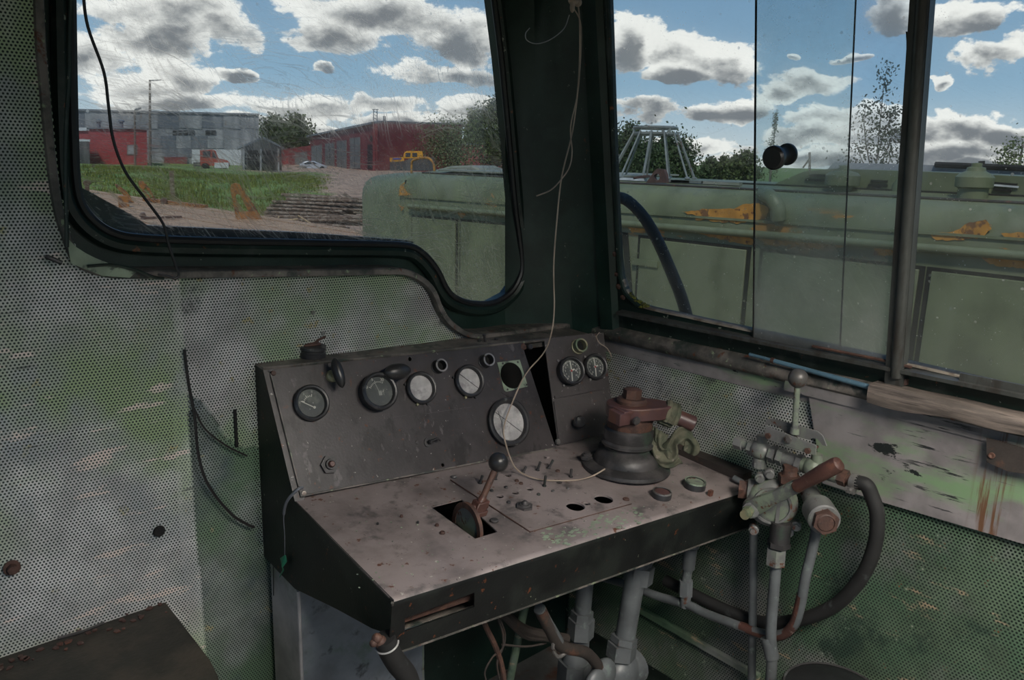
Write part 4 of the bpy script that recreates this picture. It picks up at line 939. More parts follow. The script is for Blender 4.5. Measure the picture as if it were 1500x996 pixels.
# lever
ha = SD(1100, 745, XB - .055); hb2 = SD(1168, 712, XB - .062); hc2 = SD(1229, 675, XB - .066)
da = (hc2 - ha).normalized()
O('lever_hub', B().cyl(ha - nv * .02, ha + nv * .012, 12 * sb).hex(ha + nv * .010, ha + nv * .018, 10 * sb), m_fit, bv)
O('spindle_nut', B().hex(ha + nv * .016 - vu * .004, ha + nv * .034 - vu * .008, 8.5 * sb).cyl(ha + nv * .03 - vu * .006, ha + nv * .046 - vu * .012, 7 * sb), m_brass, bv)
dn = da.cross(nv).normalized()
m1 = ha.lerp(hb2, .4) + dn * .002
O('lever_arm', B().loft([[p + dn * w2 + nv * t2 for w2, t2 in ((-w, -t), (-w, t * .6), (-w * .5, t), (w * .5, t), (w, t * .6), (w, -t))] for p, w, t in ((ha, 13 * sb, .006), (ha.lerp(hb2, .2), 12 * sb, .008), (ha.lerp(hb2, .5), 9 * sb, .009), (ha.lerp(hb2, .8), 8.5 * sb, .009), (hb2, 9 * sb, .010))], cap=True, close=True), m_fitg, bv, bevel=.001, sharp=60)
O('lever_grip', B().lathe(hb2, da, [(7.5 * sb, -.006), (9.5 * sb, 0), (8.6 * sb, .012), (9.6 * sb, .04), (10.8 * sb, .075), (10.8 * sb, (hc2 - hb2).length - .010), (9.5 * sb, (hc2 - hb2).length - .003), (6 * sb, (hc2 - hb2).length), (.0001, (hc2 - hb2).length + .001)], 20), m_rusth, bv)
# lower outlet
lo = SD(1142, 788, XB + .01)
O('outlet', B().cyl(lo + Z_ * .04, lo - Z_ * .01, 15 * sb).hex(lo - Z_ * .008, lo - Z_ * .02, 17 * sb), m_cast, bv)
O('outlet_nut', B().hex(SD(1138, 802, XB + .01), SD(1136, 826, XB + .01), 15 * sb, .3), m_fit, bv)
# ---- banjo fitting
pj = SD(1203, 754, 1.60); jn = (-X_ * .75 - Y_ * .66).normalized()
bj = T('banjo_fitting', 'grey banjo pipe fitting with rusty plug nut right of the brake valve', 'pipe fitting', (pj.x, pj.y, pj.z - .04))
O('banjo_body', B().cyl(pj - jn * .03, pj + jn * .025, 22 * sb, n=28).lathe(pj + jn * .025, jn, [(22 * sb, 0), (20 * sb, .003), (.001, .003)]), m_fit, bj)
O('plug_nut', B().hex(pj + jn * .026, pj + jn * .042, 18 * sb).lathe(pj + jn * .042, jn, [(13 * sb, 0), (11 * sb, .002), (10 * sb, -.004), (.0001, -.004)]), m_rust, bj)
O('wall_stub', B().cyl(pj - jn * .03, Vector((1.70, pj.y + .09, pj.z + .01)), 14 * sb), m_fit, bj)
# ---- pipes down the side wall
def pipe(name, label, pts, r, mat, x=None, cat='pipe', sub=5, extra=()):
    P = [SD(*q[:2], q[2] if len(q) > 2 else x) for q in pts]
    g = T(name, label, cat, (P[0].x, P[0].y, min(p.z for p in P)))
    O('tube', B().tube(P, r, 12, sub=sub), mat, g)
    return g, P
g, P = pipe('air_pipe', 'grey bent pipe sweeping from the banjo fitting back under the desk', [(1197, 772), (1188, 812), (1180, 845), (1172, 888), (1162, 916), (1142, 930), (1110, 926), (1067, 911), (1030, 897), (1008, 886), (960, 872), (925, 858), (880, 845)], 7.5 * sb, m_pipe, 1.625)
O('rust_band', B().tube([SD(*q, 1.625) for q in ((1174, 872), (1170, 893), (1161, 917), (1142, 931), (1112, 927), (1085, 917))], 7.7 * sb, 12, sub=4), m_rusth, g)
tb = SD(1006, 884, 1.625)
O('tee', B().cyl(SD(1003, 888, 1.625), SD(1007, 850, 1.625), 9 * sb), m_pipe, g)
O('tee_nut', B().hex(SD(1004, 872, 1.625), SD(1005, 850, 1.625), 12 * sb), m_pipe, g)
O('riser', B().cyl(SD(1005, 850, 1.625), SD(1016, 785, 1.625), 8 * sb).cyl(SD(1008, 832, 1.625), SD(1012, 802, 1.625), 11 * sb).cyl(SD(1013, 800, 1.625), SD(1015, 790, 1.625), 12.5 * sb), m_pipe, g)
g, P = pipe('air_pipe', 'straight grey pipe dropping from the left edge of the brake valve', [(1104, 768), (1103, 860), (1101, 1010)], 6.6 * sb, m_pipe, 1.635, sub=0)
g, P = pipe('air_pipe', 'grey pipe with peeling paint dropping from the brake valve outlet nut', [(1138, 815), (1134, 860), (1129, 925), (1131, 960), (1128, 1010)], 8.4 * sb, m_pipe, 1.60, sub=3)
O('elbow', B().tube([SD(*q, 1.60) for q in ((1124, 934), (1128, 948), (1131, 964))], 11 * sb, 12), m_pipe, g)
g, P = pipe('air_pipe', 'thin grey green pipe along the wall from the desk to the valve', [(1075, 700), (1086, 706), (1096, 714)], 5 * sb, m_pipe, 1.64, sub=2)
# ---- black hose
hp = [Lt(1.0), Lt(1.03) - Y_ * .01, SD(1276, 724, 1.63), SD(1285, 755, 1.635), SD(1281, 800, 1.645), SD(1262, 845, 1.65), SD(1224, 886, 1.655), SD(1170, 908, 1.66), SD(1115, 911, 1.66), SD(1065, 894, 1.66), SD(1020, 873, 1.66), SD(975, 850, 1.66)]
O('rubber_hose', B().tube(hp, 10 * sb, 14, sub=6), m_hose, None, 'thick black rubber hose curling down from the line valve to under the desk', 'hose')

# ------------------------------------------------------------------ under the desk
UY = 1.20
def UP(px, py, y=UY): return FW(px, py, y)
def upipe(label, pts, r, y, nuts=(), mat=m_pipe):
    P = [UP(*q, y) for q in pts]; su = depth(P[0]) / F
    g = T('riser_pipe', label, 'pipe', (P[0].x, P[0].y, min(p.z for p in P)))
    O('tube', B().tube(P, r * su, 14), mat, g)
    for (x0, y0, x1, y1, rr, n) in nuts: O('union_nut', B().cyl(UP(x0, y0, y), UP(x1, y1, y), rr * su, n=n, ph=.5), mat, g)
    return g, su
g, su = upipe('blue grey riser pipe with one nut under the middle of the desk', [(861, 812), (853, 900), (848, 1010)], 12.5, 1.25, [(853, 895, 852, 906, 17, 6), (852, 906, 850, 932, 20, 6), (842, 968, 838, 1012, 25, 6), (846, 950, 842, 970, 20, 14)])
g, su = upipe('blue grey riser pipe with big nuts under the right half of the desk', [(941, 808), (930, 848), (917, 925), (905, 1010)], 15, 1.16, [(938, 828, 934, 852, 22, 6), (915, 932, 913, 941, 20, 6), (912, 941, 909, 962, 22, 6), (946, 815, 940, 828, 14, 16)])
p = UP(910, 985, 1.16); O('valve_body', B().ball(p, 32 * su, (1.1, .8, 1)).cyl(p + X_ * .02, p + X_ * .055, 24 * su, 27 * su), m_pipe, g)
lv = T('cock_lever', 'rusty bent lever of the cock between the riser pipes under the desk', 'lever', UP(860, 985, 1.12))
lp = [(791, 893), (806, 922), (817, 942), (832, 950), (856, 955), (870, 967), (880, 985), (884, 1005)]
O('lever_bar', B().tube([UP(*q, 1.12) for q in lp], 8.0 * su, 10, sub=4), m_woodd, lv)
O('lever_grip', B().tube([UP(*q, 1.12) for q in ((790, 891), (803, 915), (818, 940))], 7.6 * su, 12, sub=2), m_pipe, lv)
O('lever_cap', B().ball(UP(882, 990, 1.12), 26 * su, (1, .5, 1)).ball(UP(872, 1000, 1.11), 20 * su, (1, .5, 1)), m_pipe, lv)
O('lever_clip', B().tube([UP(*q, 1.115) for q in ((812, 935), (810, 950), (818, 962), (830, 955))], 2.5 * su, 6, sub=3), m_steel, lv)
O('thin_rod', B().tube([UP(776, 858, 1.3), UP(763, 915, 1.3), UP(744, 1010, 1.3)], 6 * su, 10), m_perf2, None, 'thin dark green rod leaning in the shadow under the desk', 'rod')
O('cable_bundle', B().tube([UP(*q, 1.24) for q in ((722, 880), (745, 905), (768, 922), (800, 930), (830, 935))], 7 * su, 8, sub=4).tube([UP(*q, 1.24) for q in ((730, 892), (768, 930), (798, 934), (830, 940))], 5 * su, 8, sub=4), m_woodd, None, 'brown cable bundle slung under the desk', 'cable')
O('thin_wire', B().tube([UP(*q, 1.14) for q in ((728, 903), (736, 925), (737, 945), (731, 962), (728, 975), (734, 1005))], 1.4 * su, 6, sub=4).tube([UP(*q, 1.14) for q in ((732, 905), (740, 930), (736, 950), (722, 962), (710, 985), (716, 1005))], 1.2 * su, 6, sub=4).tube([UP(*q, 1.14) for q in ((735, 944), (770, 947), (800, 942))], 1.3 * su, 6, sub=4), m_woodd, None, 'thin tangled wires hanging below the desk edge', 'wire')
O('cable_end', B().tube([UP(*q, 1.14) for q in ((703, 897), (715, 925), (725, 945), (735, 975), (740, 1010))], 3.5 * su, 8, sub=3), m_rust, None, 'frayed brown cable hanging beside the thin wires', 'cable')
# conduit leaving the desk corner
cg = T('conduit', 'black sleeve with a white rim hanging from the front corner of the desk', 'conduit', FB + Vector((.0, .02, -.25)))
cpt = [UP(x, y, 1.03) for x, y in ((563, 934), (570, 952), (582, 972), (597, 992), (606, 1030))]
O('sleeve', B().tube(cpt, .019, 14, sub=4), m_hose, cg)
O('rim', B().lathe(cpt[1].lerp(cpt[0], .5), cpt[1] - cpt[0], [(.0195, 0), (.0215, .002), (.0195, .004)]), m_dim, cg)
O('fitting', B().ball(UP(552, 935, 1.03), .009).ball(UP(547, 942, 1.03), .007).ball(UP(557, 940, 1.03), .011), m_rust, cg)
# cabinet below the left end of the desk
YB = 1.374
kx0, kx1 = A_.x + .006, FW(627, 940, YB).x
cab = T('cabinet', 'blue grey steel cabinet under the left end of the desk', 'cabinet', ((kx0 + kx1) / 2, 1.47, 0))
zt = lambda px, py: SP(px, py).z
ck = SP(366, 792); ck.y = min(ck.y, YP - .012)
side = [ck, SP(432, 866), Vector((SP(432, 866).x, SP(432, 866).y, .0)), Vector((ck.x, ck.y, 0))]
O('side_panel', B().prism([p + UD * .004 for p in side], UD * .004), m_cabs, cab)
f0 = side[1] + UD * .008
O('front_panel', B().prism([f0 - VD * .004, f0 - VD * .004 + UD * (kx1 - kx0) + Z_ * .0, Vector((f0.x + kx1 - kx0, f0.y - .035, 0)), Vector((f0.x, f0.y, 0))], Y_ * .006), m_cab, cab)
O('panel_edge', B().tube([side[1] + UD * .007 - VD * .002, side[2] + UD * .007 - VD * .002], .0045, 6), m_cabs, cab)
e1 = f0 + UD * (kx1 - kx0 - .002) - VD * .004
O('panel_edge', B().tube([e1, Vector((e1.x, e1.y, 0))], .003, 6), m_fitg, cab)
O('right_panel', B().prism([e1, e1 + Y_ * .15, Vector((e1.x, e1.y + .15, 0)), Vector((e1.x, e1.y, 0))], X_ * .003), m_cab, cab)
for px, y0, y1 in ((380, 806, 822), (401, 830, 872), (368, 795, 890)): O('paint_run', B().bar(SP(px, y0) - UD * .0005, SP(px, y1) - UD * .0005, .0035, .001, UD), m_hose, cab)
O('hinge', B().cyl(SP(362, 830) - UD * .002, SP(362, 858) - UD * .002, .005, n=10), m_fitg, cab)
p = V(hit(520, 996, np.array(f0), (0, 1, 0))); O('latch_ring', B().lathe(p - Y_ * .002, -Y_, [(.012, 0), (.014, .004), (.010, .004), (.009, .001)]), m_bezel, cab)
# dark board seat in the lower left corner
sa, sb_, sc_ = HZ(235, 872, .65), HZ(318, 996, .65), HZ(0, 930, .65)
sd = T('folding_seat', 'dark worn board seat fixed to the front wall at lower left', 'seat', (.2, 1.35, .0))
back_y = YP - .012
sp_ = [Vector((sa.x, back_y - .004, .65)), Vector((sa.x - .006, 1.30, .65)), Vector((sb_.x + .006, sb_.y + .01, .65)), Vector((sb_.x - .02, 1.15, .65)), Vector((-.12, 1.15, .65)), Vector((-.12, back_y - .004, .65))]
O('seat_board', B().prism(sp_, (0, 0, -.022)), m_seat, sd, bevel=.003)
O('seat_leg', B().box((.38, 1.20, 0), (.41, 1.23, .628)), m_rust, sd); O('seat_leg', B().box((-.08, 1.20, 0), (-.05, 1.23, .628)), m_rust, sd)
O('back_ledger', B().box((-.10, back_y - .03, .60), (.44, back_y - .006, .628)), m_seat, sd)
b = B()
for i in range(40):
    p = Vector((random.uniform(.1, .46), random.uniform(1.49, 1.545), .6505)); r = random.uniform(.002, .008); a = random.uniform(0, 6)
    b.prism([p + Vector((math.cos(a + j * 1.26), math.sin(a + j * 1.26), 0)) * r * random.uniform(.6, 1.3) for j in range(5)], (0, 0, .002))
O('debris', b, m_rusth, sd, kind='stuff', flat=True)
O('twig', B().tube([Vector((.27, 1.53, .657)), Vector((.31, 1.52, .660)), Vector((.35, 1.53, .657))], .003, 6), m_cast, sd)
# round stool under the side wall
pc2 = HZ(1222, 1014, .45); R = rad(pc2, 74)
stl = T('round_stool', 'round dark fabric stool top at the bottom edge under the grey green side wall', 'stool', (pc2.x, pc2.y, 0))
O('cushion', B().lathe(Vector((pc2.x, pc2.y, .40)), Z_, [(R * .96, 0), (R, .02), (R * .97, .045), (R * .90, .05), (R * .5, .054), (.0001, .055)], 40), m_rubber, stl)
O('piping', B().lathe(Vector((pc2.x, pc2.y, .445)), Z_, [(R * .97, -.004), (R * 1.0, 0), (R * .97, .006), (R * .93, .004)], 40), m_hose, stl)
O('column', B().cyl((pc2.x, pc2.y, 0), (pc2.x, pc2.y, .40), .03), m_cast, stl)
O('foot_plate', B().lathe(Vector((pc2.x, pc2.y, 0)), Z_, [(.16, 0), (.16, .012), (.04, .03), (.0001, .03)]), m_cast, stl)

# ------------------------------------------------------------------ loose things
# string hanging over the gauge panel
YS = 1.40
sp1 = [FW(843, -14, YS), FW(849, 30, YS), FW(848, 110, YS), FW(839, 190, YS), FW(823, 258, YS), FW(816, 320, YS), FW(811, 390, YS), FW(812, 450, YS), FW(808, 486, YS), PN(797, 516, .03), PN(770, 548, .018), PN(752, 586, .03), PN(739, 622, .034), PN(739, 642, .034), DK(748, 672, .03), DK(760, 690, .012), DK(785, 701, .008), DK(815, 704, .005), DK(845, 703, .006), DK(868, 697, .014), DK(886, 687, .022)]
O('string', B().tube(sp1, .0019, 7, sub=6), m_string, None, 'pale string hanging from above down over the gauge panel onto the desk', 'string')
sp2 = [FW(838, 8, YS - .005), FW(851, 40, YS), FW(847, 130, YS), FW(836, 185, YS), FW(838, 222, YS), FW(834, 245, YS), FW(822, 263, YS), FW(807, 278, YS), FW(786, 287, YS)]
O('string', B().tube(sp2, .0017, 7, sub=6), m_string, None, 'shorter loose string end curling left beside the long string', 'string')
sp3 = [FW(x, y, YS) for x, y in ((834, 22), (826, 42), (806, 58), (786, 64), (772, 59), (770, 49), (776, 41))]
O('string', B().tube(sp3, .0012, 6, sub=6), m_dim, None, 'thin curl of wire at the top of the pillar', 'wire')
kp = FW(840, 1, YS)
O('string_knot', B().ball(kp, .012, (1.3, .8, .9)).ball(kp + Vector((.015, 0, -.002)), .010).ball(kp + Vector((-.008, -.005, -.016)), .007, (1, .7, 1.8)), m_string, None, 'pale knot of rag where the strings are tied at the pillar top', 'knot')
YW = YP - .03
bw = [(120, -60), (122, -10), (129, 40), (152, 105), (159, 155), (166, 205), (184, 252), (214, 293), (239, 328), (247, 358), (257, 388), (262, 402), (257, 408), (247, 405), (232, 402)]
O('black_wire', B().tube([FW(x, y, YW) for x, y in bw], .0026, 7, sub=6), m_wireblk, None, 'thin black wire dangling in front of the left part of the front window', 'wire')
ww = [(270, 512), (276, 560), (285, 610), (291, 668), (306, 712), (338, 752), (362, 768), (372, 772)]
O('black_wire', B().tube([FW(x, y, YP - .012) for x, y in ww], .0031, 8, sub=5), m_wireblk, None, 'dark cable running down the seam of the lining to the desk', 'cable')
O('black_wire', B().tube([FW(x, y, YP - .004) for x, y in ((284, 598), (300, 628), (330, 652), (362, 668))], .0022, 6, sub=4), m_wireblk, None, 'thin second wire branching from the dark cable on the lining', 'wire')
gw = [PN(443, 714, .004), PN(436, 717, .012), SP(426, 733) - UD * .008, SP(421, 755) - UD * .008, SP(421, 785) - UD * .006, SP(421, 812) - UD * .006]
O('grey_wire', B().tube(gw, [.0032] * 20 + [.001] * 16, 8, sub=6), m_wiregry, None, 'short grey wire drooping from the corner screw of the gauge panel', 'wire')
t0, t1 = SP(423, 812) - UD * .007, SP(418, 845) - UD * .007
O('plastic_scrap', B().loft([[t0 + Y_ * .002, t0 - Y_ * .002], [t0.lerp(t1, .2) + Y_ * .012 - UD * .004, t0.lerp(t1, .2) - Y_ * .010], [t0.lerp(t1, .5) + Y_ * .006, t0.lerp(t1, .5) - Y_ * .004 - UD * .005], [t0.lerp(t1, .65) + Y_ * .002, t0.lerp(t1, .65) - Y_ * .003], [t1 + Y_ * .011, t1 + Y_ * .003 - UD * .004]]), m_tag, None, 'scrap of bright green plastic at the end of the grey wire', 'scrap').modifiers.new('thick', 'SOLIDIFY').thickness = .001
# wire at the right end of the gauge panel
O('copper_wire', B().tube([P2(878, 487, .004), P2(874, 493, .012), P2(878, 502, .014), P2(888, 509, .012), P2(893, 516, .012), P2(896, 523, .012)], .0012, 6, sub=4), m_string, None, 'short copper wire looped over the corner of the right gauge panel', 'wire')
# blue plastic rod on the sill
r0, r1, r2 = SD(1098, 519, 1.675), SD(1132, 528, 1.675), SD(1274, 567, 1.675)
g = T('blue_rod', 'light blue plastic rod lying on the window sill', 'rod', r1)
O('rod', B().cyl(r1, r2, .0052, .0062, 14), m_blue, g); O('rod_tip', B().cyl(r0, r1, .0042, .0042, 12), m_blue, g); O('joint', B().cyl(r1 - (r2 - r1).normalized() * .004, r1 + (r2 - r1).normalized() * .004, .0066, n=14), m_rust, g)
# weathered board on the sill
xb = 1.648
g = T('armrest_board', 'weathered wooden board screwed on the sill below the side window', 'board', SD(1400, 612, xb))
ys = np.linspace(SD(1272, 565, xb).y, -.55, 44); rows = []
for i, y in enumerate(ys):
    zt_ = 1.106 + .0008 * math.sin(i * 1.3); th = .036 + .005 * math.sin(i * .42 + 1) + .003 * math.sin(i * .9); w_ = .052; j = .0016 * math.sin(i * .7) + random.uniform(-.0006, .0006)
    if i == 0: w_ -= .006
    rows.append([(xb + j + .002, y, zt_ - th), (xb + j - .002, y, zt_ - th * .6), (xb + j, y, zt_ - .006), (xb + j + .006, y, zt_), (xb + w_ * .5, y, zt_ + .001), (xb + w_, y, zt_), (xb + w_, y, zt_ - th)])
O('plank', B().loft(rows, cap=True, close=True), m_wood, g, sharp=50)
p = SD(1326, 559, xb + .046); O('board_bolt', B().hex(p - Z_ * .006, p + Z_ * .007, .0065), m_rust, g)
p = SD(1325, 556, xb + .04)
bx = 1.672
O('bracket', B().prism([SD(1446, 641, bx), SD(1520, 661, bx), SD(1520, 700, bx), SD(1500, 693, bx), SD(1478, 690, bx), SD(1446, 676, bx)], (-.004, 0, 0)), m_woodd, g, label='rusty dark bracket under the board')
p = SD(1453, 667, bx - .004); O('bracket_screw', B().lathe(p, -X_, [(.006, 0), (.0055, .003), (.003, .003), (.0001, .001)]), m_rust, g)
# ------------------------------------------------------------------ outside: yard, ground
def at(px, py, d):
    r = ray(px, py); return V(CP + r * d / math.hypot(r[0], r[1]))
def facing(px, d):
    """plane at distance d facing the cab: returns projector and its axes"""
    p0 = at(px, 240, d); n = Vector((p0.x, p0.y, 0)).normalized()
    f = lambda x, y: V(hit(x, y, np.array(p0), np.array(n)))
    return f, n, Vector((n.y, -n.x, 0))
def gz(x, y):
    d = math.hypot(x, y); a = math.degrees(math.atan2(x, y))
    s = min(max((d - 17) / 42, 0), 1); s = s * s * (3 - 2 * s)
    z = -1.2 + 1.12 * s + min(max((d - 62) / 60, 0), 1) * .15
    z += .10 * math.sin(x * .31 + y * .17) * min(1, d / 30) + .07 * math.sin(x * .7 - y * .55) * min(1, d / 30)
    if d > 25: z += .35 * math.exp(-((a - 16) / 4.5) ** 2 - ((d - 62) / 16) ** 2)
    return z
b = B(); rows = []
rs = np.concatenate([np.linspace(1.5, 20, 14), np.linspace(22, 75, 46), np.linspace(80, 150, 15), np.linspace(170, 900, 12)])
for r_ in rs: rows.append([(r_ * math.sin(t), r_ * math.cos(t), gz(r_ * math.sin(t), r_ * math.cos(t))) for t in np.linspace(-math.pi, math.pi, 181)])
b.loft(rows)
mg = bpy.data.materials.new('yard_ground'); mg.use_nodes = True; k = NT(mg.node_tree)
co = k.n('ShaderNodeTexCoord').outputs['Object']; ge = k.n('ShaderNodeNewGeometry').outputs['Position']
gs = k.mix(k.step(k.noise(ge, .5, 8, .65), .35, .65), (.075, .13, .025), (.17, .235, .05))
gs = k.mix(k.step(k.noise(ge, .25, 5), .56, .66), gs, (.15, .14, .07))
dr = k.mix(k.step(k.noise(ge, .8, 8, .7), .35, .65), (.25, .165, .12), (.40, .27, .19))
sx = k.n('ShaderNodeSeparateXYZ'); k.put(sx.inputs[0], ge)
azn = k.m('ADD', k.m('ARCTAN2', sx.outputs[0], sx.outputs[1]), k.m('MULTIPLY', k.m('SUBTRACT', k.noise(ge, .18, 5), .5), .10))
mask = k.m('MULTIPLY', k.step(azn, math.radians(28.2), math.radians(29.6)), k.m('SUBTRACT', 1, k.step(azn, math.radians(39), math.radians(41))))
rr = k.v('LENGTH', ge)
near = k.m('SUBTRACT', 1, k.step(rr, 12, 20))
far = k.m('MULTIPLY', k.m('MULTIPLY', k.step(rr, 66, 74), k.step(azn, math.radians(23), math.radians(25))), k.m('SUBTRACT', 1, k.step(azn, .8, .82)))
colr = k.mix(k.m('MAXIMUM', k.m('MAXIMUM', mask, near), far), gs, dr)
p_ = k.n('ShaderNodeBsdfPrincipled'); k.put(p_.inputs['Base Color'], colr); k.put(p_.inputs['Roughness'], .9)
k.put(k.n('ShaderNodeOutputMaterial').inputs[0], p_.outputs[0])
O('ground', b, mg, kind='structure', label='grassy yard with a brown dirt track')
def blades(n, a0, a1, d0, d1, h, mat, label, skip=None):
    a = np.radians(RNG.uniform(a0, a1, n)); d = np.sqrt(RNG.uniform(d0 ** 2, d1 ** 2, n)); x, y = d * np.sin(a), d * np.cos(a)
    clump = np.sin(x * 1.1 + 2 * np.sin(y * .7)) * np.sin(y * .9 + 1.5 * np.sin(x * .5)); keep = (clump + RNG.uniform(-.8, .8, n) > -.1) & (RNG.uniform(0, 1, n) < (a1 + .35 * np.sin(d * 1.3) - np.degrees(a)) / 1.6); x, y = x[keep], y[keep]; n = len(x)
    z = np.array([gz(p, q) for p, q in zip(x, y)]); hh = h * RNG.uniform(.5, 1.3, n); t = RNG.uniform(0, 6.3, n); w_ = hh * .16
    b = B(); vs = np.stack([np.stack([x - w_ * np.cos(t), y - w_ * np.sin(t), z - .02], 1), np.stack([x + w_ * np.cos(t), y + w_ * np.sin(t), z - .02], 1), np.stack([x + hh * .3 * np.sin(t * 3), y + hh * .3 * np.cos(t * 5), z + hh], 1)], 1).reshape(-1, 3)
    b.v = [tuple(q) for q in vs.tolist()]; b.f = [(3 * i, 3 * i + 1, 3 * i + 2) for i in range(n)]
    o = O('grass', b, mat, None, label, 'grass', None, 'stuff', flat=True)
blades(34000, 12, 29.5, 27, 64, .20, m_grass, 'rough bright green grass covering the bank before the sheds')

# ------------------------------------------------------------------ trees
def tree(name, label, px, base_y, d, w_px, h_px, mat, n=1500, leaf=.16, slim=1., group='trees at the edge of the yard', seed=0, clumps=9, spiky=False):
    R = np.random.default_rng(seed + int(px)); p = at(px, base_y, d); s = d / F * 1.02; W, Ht = w_px * s, h_px * s
    p.z = p.z; g = T(name, label, 'tree', p, group)
    O('trunk', B().cyl(p - Z_ * 2.6, p + Z_ * Ht * .8, Ht * .02 + .03, .02, 7), m_trunk, g)
    P = []; n = int(n * 2.4); clumps = int(clumps * 1.6)
    for c in range(clumps):
        t = R.uniform(.12, 1) if not spiky else R.uniform(0, 1)
        rad_ = W * .5 * (1 - t) ** .6 * 1.0 if spiky else W * .5 * math.sin(math.pi * min(max(t * .86 + .14, 0), 1)) ** .7
        an = R.uniform(0, 6.3); cx, cy, cz = rad_ * .62 * math.cos(an), rad_ * .62 * math.sin(an), Ht * t * .9
        m_ = n // clumps; sg = max(rad_ * .38, W * .07)
        P.append(np.stack([R.normal(cx, sg, m_), R.normal(cy, sg, m_), R.normal(cz, sg * 1.1 + Ht * .02, m_)], 1))
    P = np.concatenate(P); P = P[P[:, 2] > -.3]; N = len(P)
    a = R.normal(size=(N, 3)); a /= np.linalg.norm(a, axis=1)[:, None]; q = R.normal(size=(N, 3)); q -= a * (a * q).sum(1)[:, None]; q /= np.linalg.norm(q, axis=1)[:, None]
    L = leaf * s / .06 * R.uniform(.6, 1.3, N)[:, None] * .72
    P = P + np.array(p); vs = np.stack([P - a * L, P + q * L * .6, P + a * L, P - q * L * .6], 1).reshape(-1, 3)
    b = B(); b.v = [tuple(v_) for v_ in vs.tolist()]; b.f = [(4 * i, 4 * i + 1, 4 * i + 2, 4 * i + 3) for i in range(N)]
    c_ = O('crown', b, mat, g, kind='stuff', flat=True); return g
tree('birch_tree', 'round grey green tree behind the dark shed, left of the pair', 403, 222, 140, 40, 44, m_leafm, 1700, .2)
tree('birch_tree', 'taller grey green tree behind the shed, close to the red hall gable', 436, 222, 155, 46, 46, m_leafm, 1900, .2)
tree('spruce_tree', 'small dark pointed spruce between the two birches behind the shed', 441, 218, 148, 14, 46, m_leafd, 500, spiky=True)
tree('willow_tree', 'loose willow standing before the end of the red hall', 655, 246, 72, 70, 66, m_leafl, 2200, .13)
tree('birch_tree', 'tall pale tree next to the corner pillar, nearest the window edge', 722, 246, 80, 60, 92, m_leafm, 3400, .17)
tree('birch_tree', 'pale tree between the red hall and the tallest tree', 692, 246, 96, 44, 84, m_leafl, 2200, .18)
tree('birch_tree', 'dense dark tree seen through the left rods of the cage', 918, 268, 60, 66, 74, m_leafd, 3600, .2)
tree('birch_tree', 'dense dark tree seen through the right rods of the cage', 972, 268, 64, 76, 58, m_leafd, 3600, .2)
tree('birch_tree', 'dark tree low beneath the cage ring', 945, 268, 58, 60, 46, m_leafd, 2600, .2)
tree('spruce_tree', 'dark pointed tree first to the right of the cage', 1038, 268, 85, 28, 36, m_leafd, 1500, .22, spiky=True)
tree('birch_tree', 'thin tree second to the right of the cage', 1058, 268, 85, 24, 34, m_leafm, 1200, .2)
tree('birch_tree', 'bushy low tree beside the pane edge left of the black knob', 1090, 268, 85, 34, 40, m_leafm, 1600, .2)
tree('birch_tree', 'spindly tree left of the two low trees by the pane edge', 1074, 268, 90, 18, 36, m_leafm, 900, .2)
tree('birch_tree', 'slim young tree rising just above the black knob', 1128, 262, 60, 20, 96, m_leafm, 420, .10, spiky=True)
tree('bush', 'leafy bush top at the right edge of the view', 1490, 262, 20, 48, 50, m_leafm, 420, .16, seed=4)
tree('bush', 'small sprig left of the bush at the right edge', 1462, 262, 20, 22, 26, m_leafm, 120, .14, seed=5)
# sapling: separate stems with small leaves
def sapling():
    f, n, u = facing(1285, 11.0); g = T('sapling', 'young leafy sapling rising behind the green engine hood', 'tree', f(1282, 275))
    stems = [[(1282, 275), (1285, 225), (1290, 175), (1294, 130), (1300, 95)], [(1280, 262), (1271, 225), (1266, 185), (1268, 148)], [(1284, 258), (1297, 225), (1307, 200), (1314, 188)], [(1283, 240), (1292, 205), (1302, 178), (1313, 160)], [(1279, 262), (1263, 235), (1256, 212)], [(1285, 265), (1300, 245), (1304, 222)]]
    b = B(); vs = []; R = np.random.default_rng(3); q_ = f(1282, 274); b.tube([q_, Vector((q_.x, q_.y, gz(q_.x, q_.y) - .1))], .03, 6)
    for s_ in stems:
        P = smooth_path([f(*q) + n * R.uniform(-.15, .15) for q in s_], 8); b.tube(P, [.010 - .008 * i / 30 for i in range(31)], 5)
        for i, p in enumerate(P[6:]):
            for j in range(15):
                sp_ = .055 + .10 * max(0, 1 - i / 14) ; c = np.array(p) + R.normal(size=3) * sp_ * np.array([1, 1, .7]); a = R.normal(size=3); a /= np.linalg.norm(a); q = np.cross(a, R.normal(size=3)); q /= np.linalg.norm(q); L = R.uniform(.013, .026)
                vs += [c - a * L, c + q * L * .6, c + a * L, c - q * L * .6]
    O('stem', b, m_trunk, g)
    b = B(); b.v = [tuple(v_) for v_ in vs]; b.f = [(4 * i, 4 * i + 1, 4 * i + 2, 4 * i + 3) for i in range(len(vs) // 4)]
    O('leaves', b, m_leafs, g, kind='stuff', flat=True)
sapling()

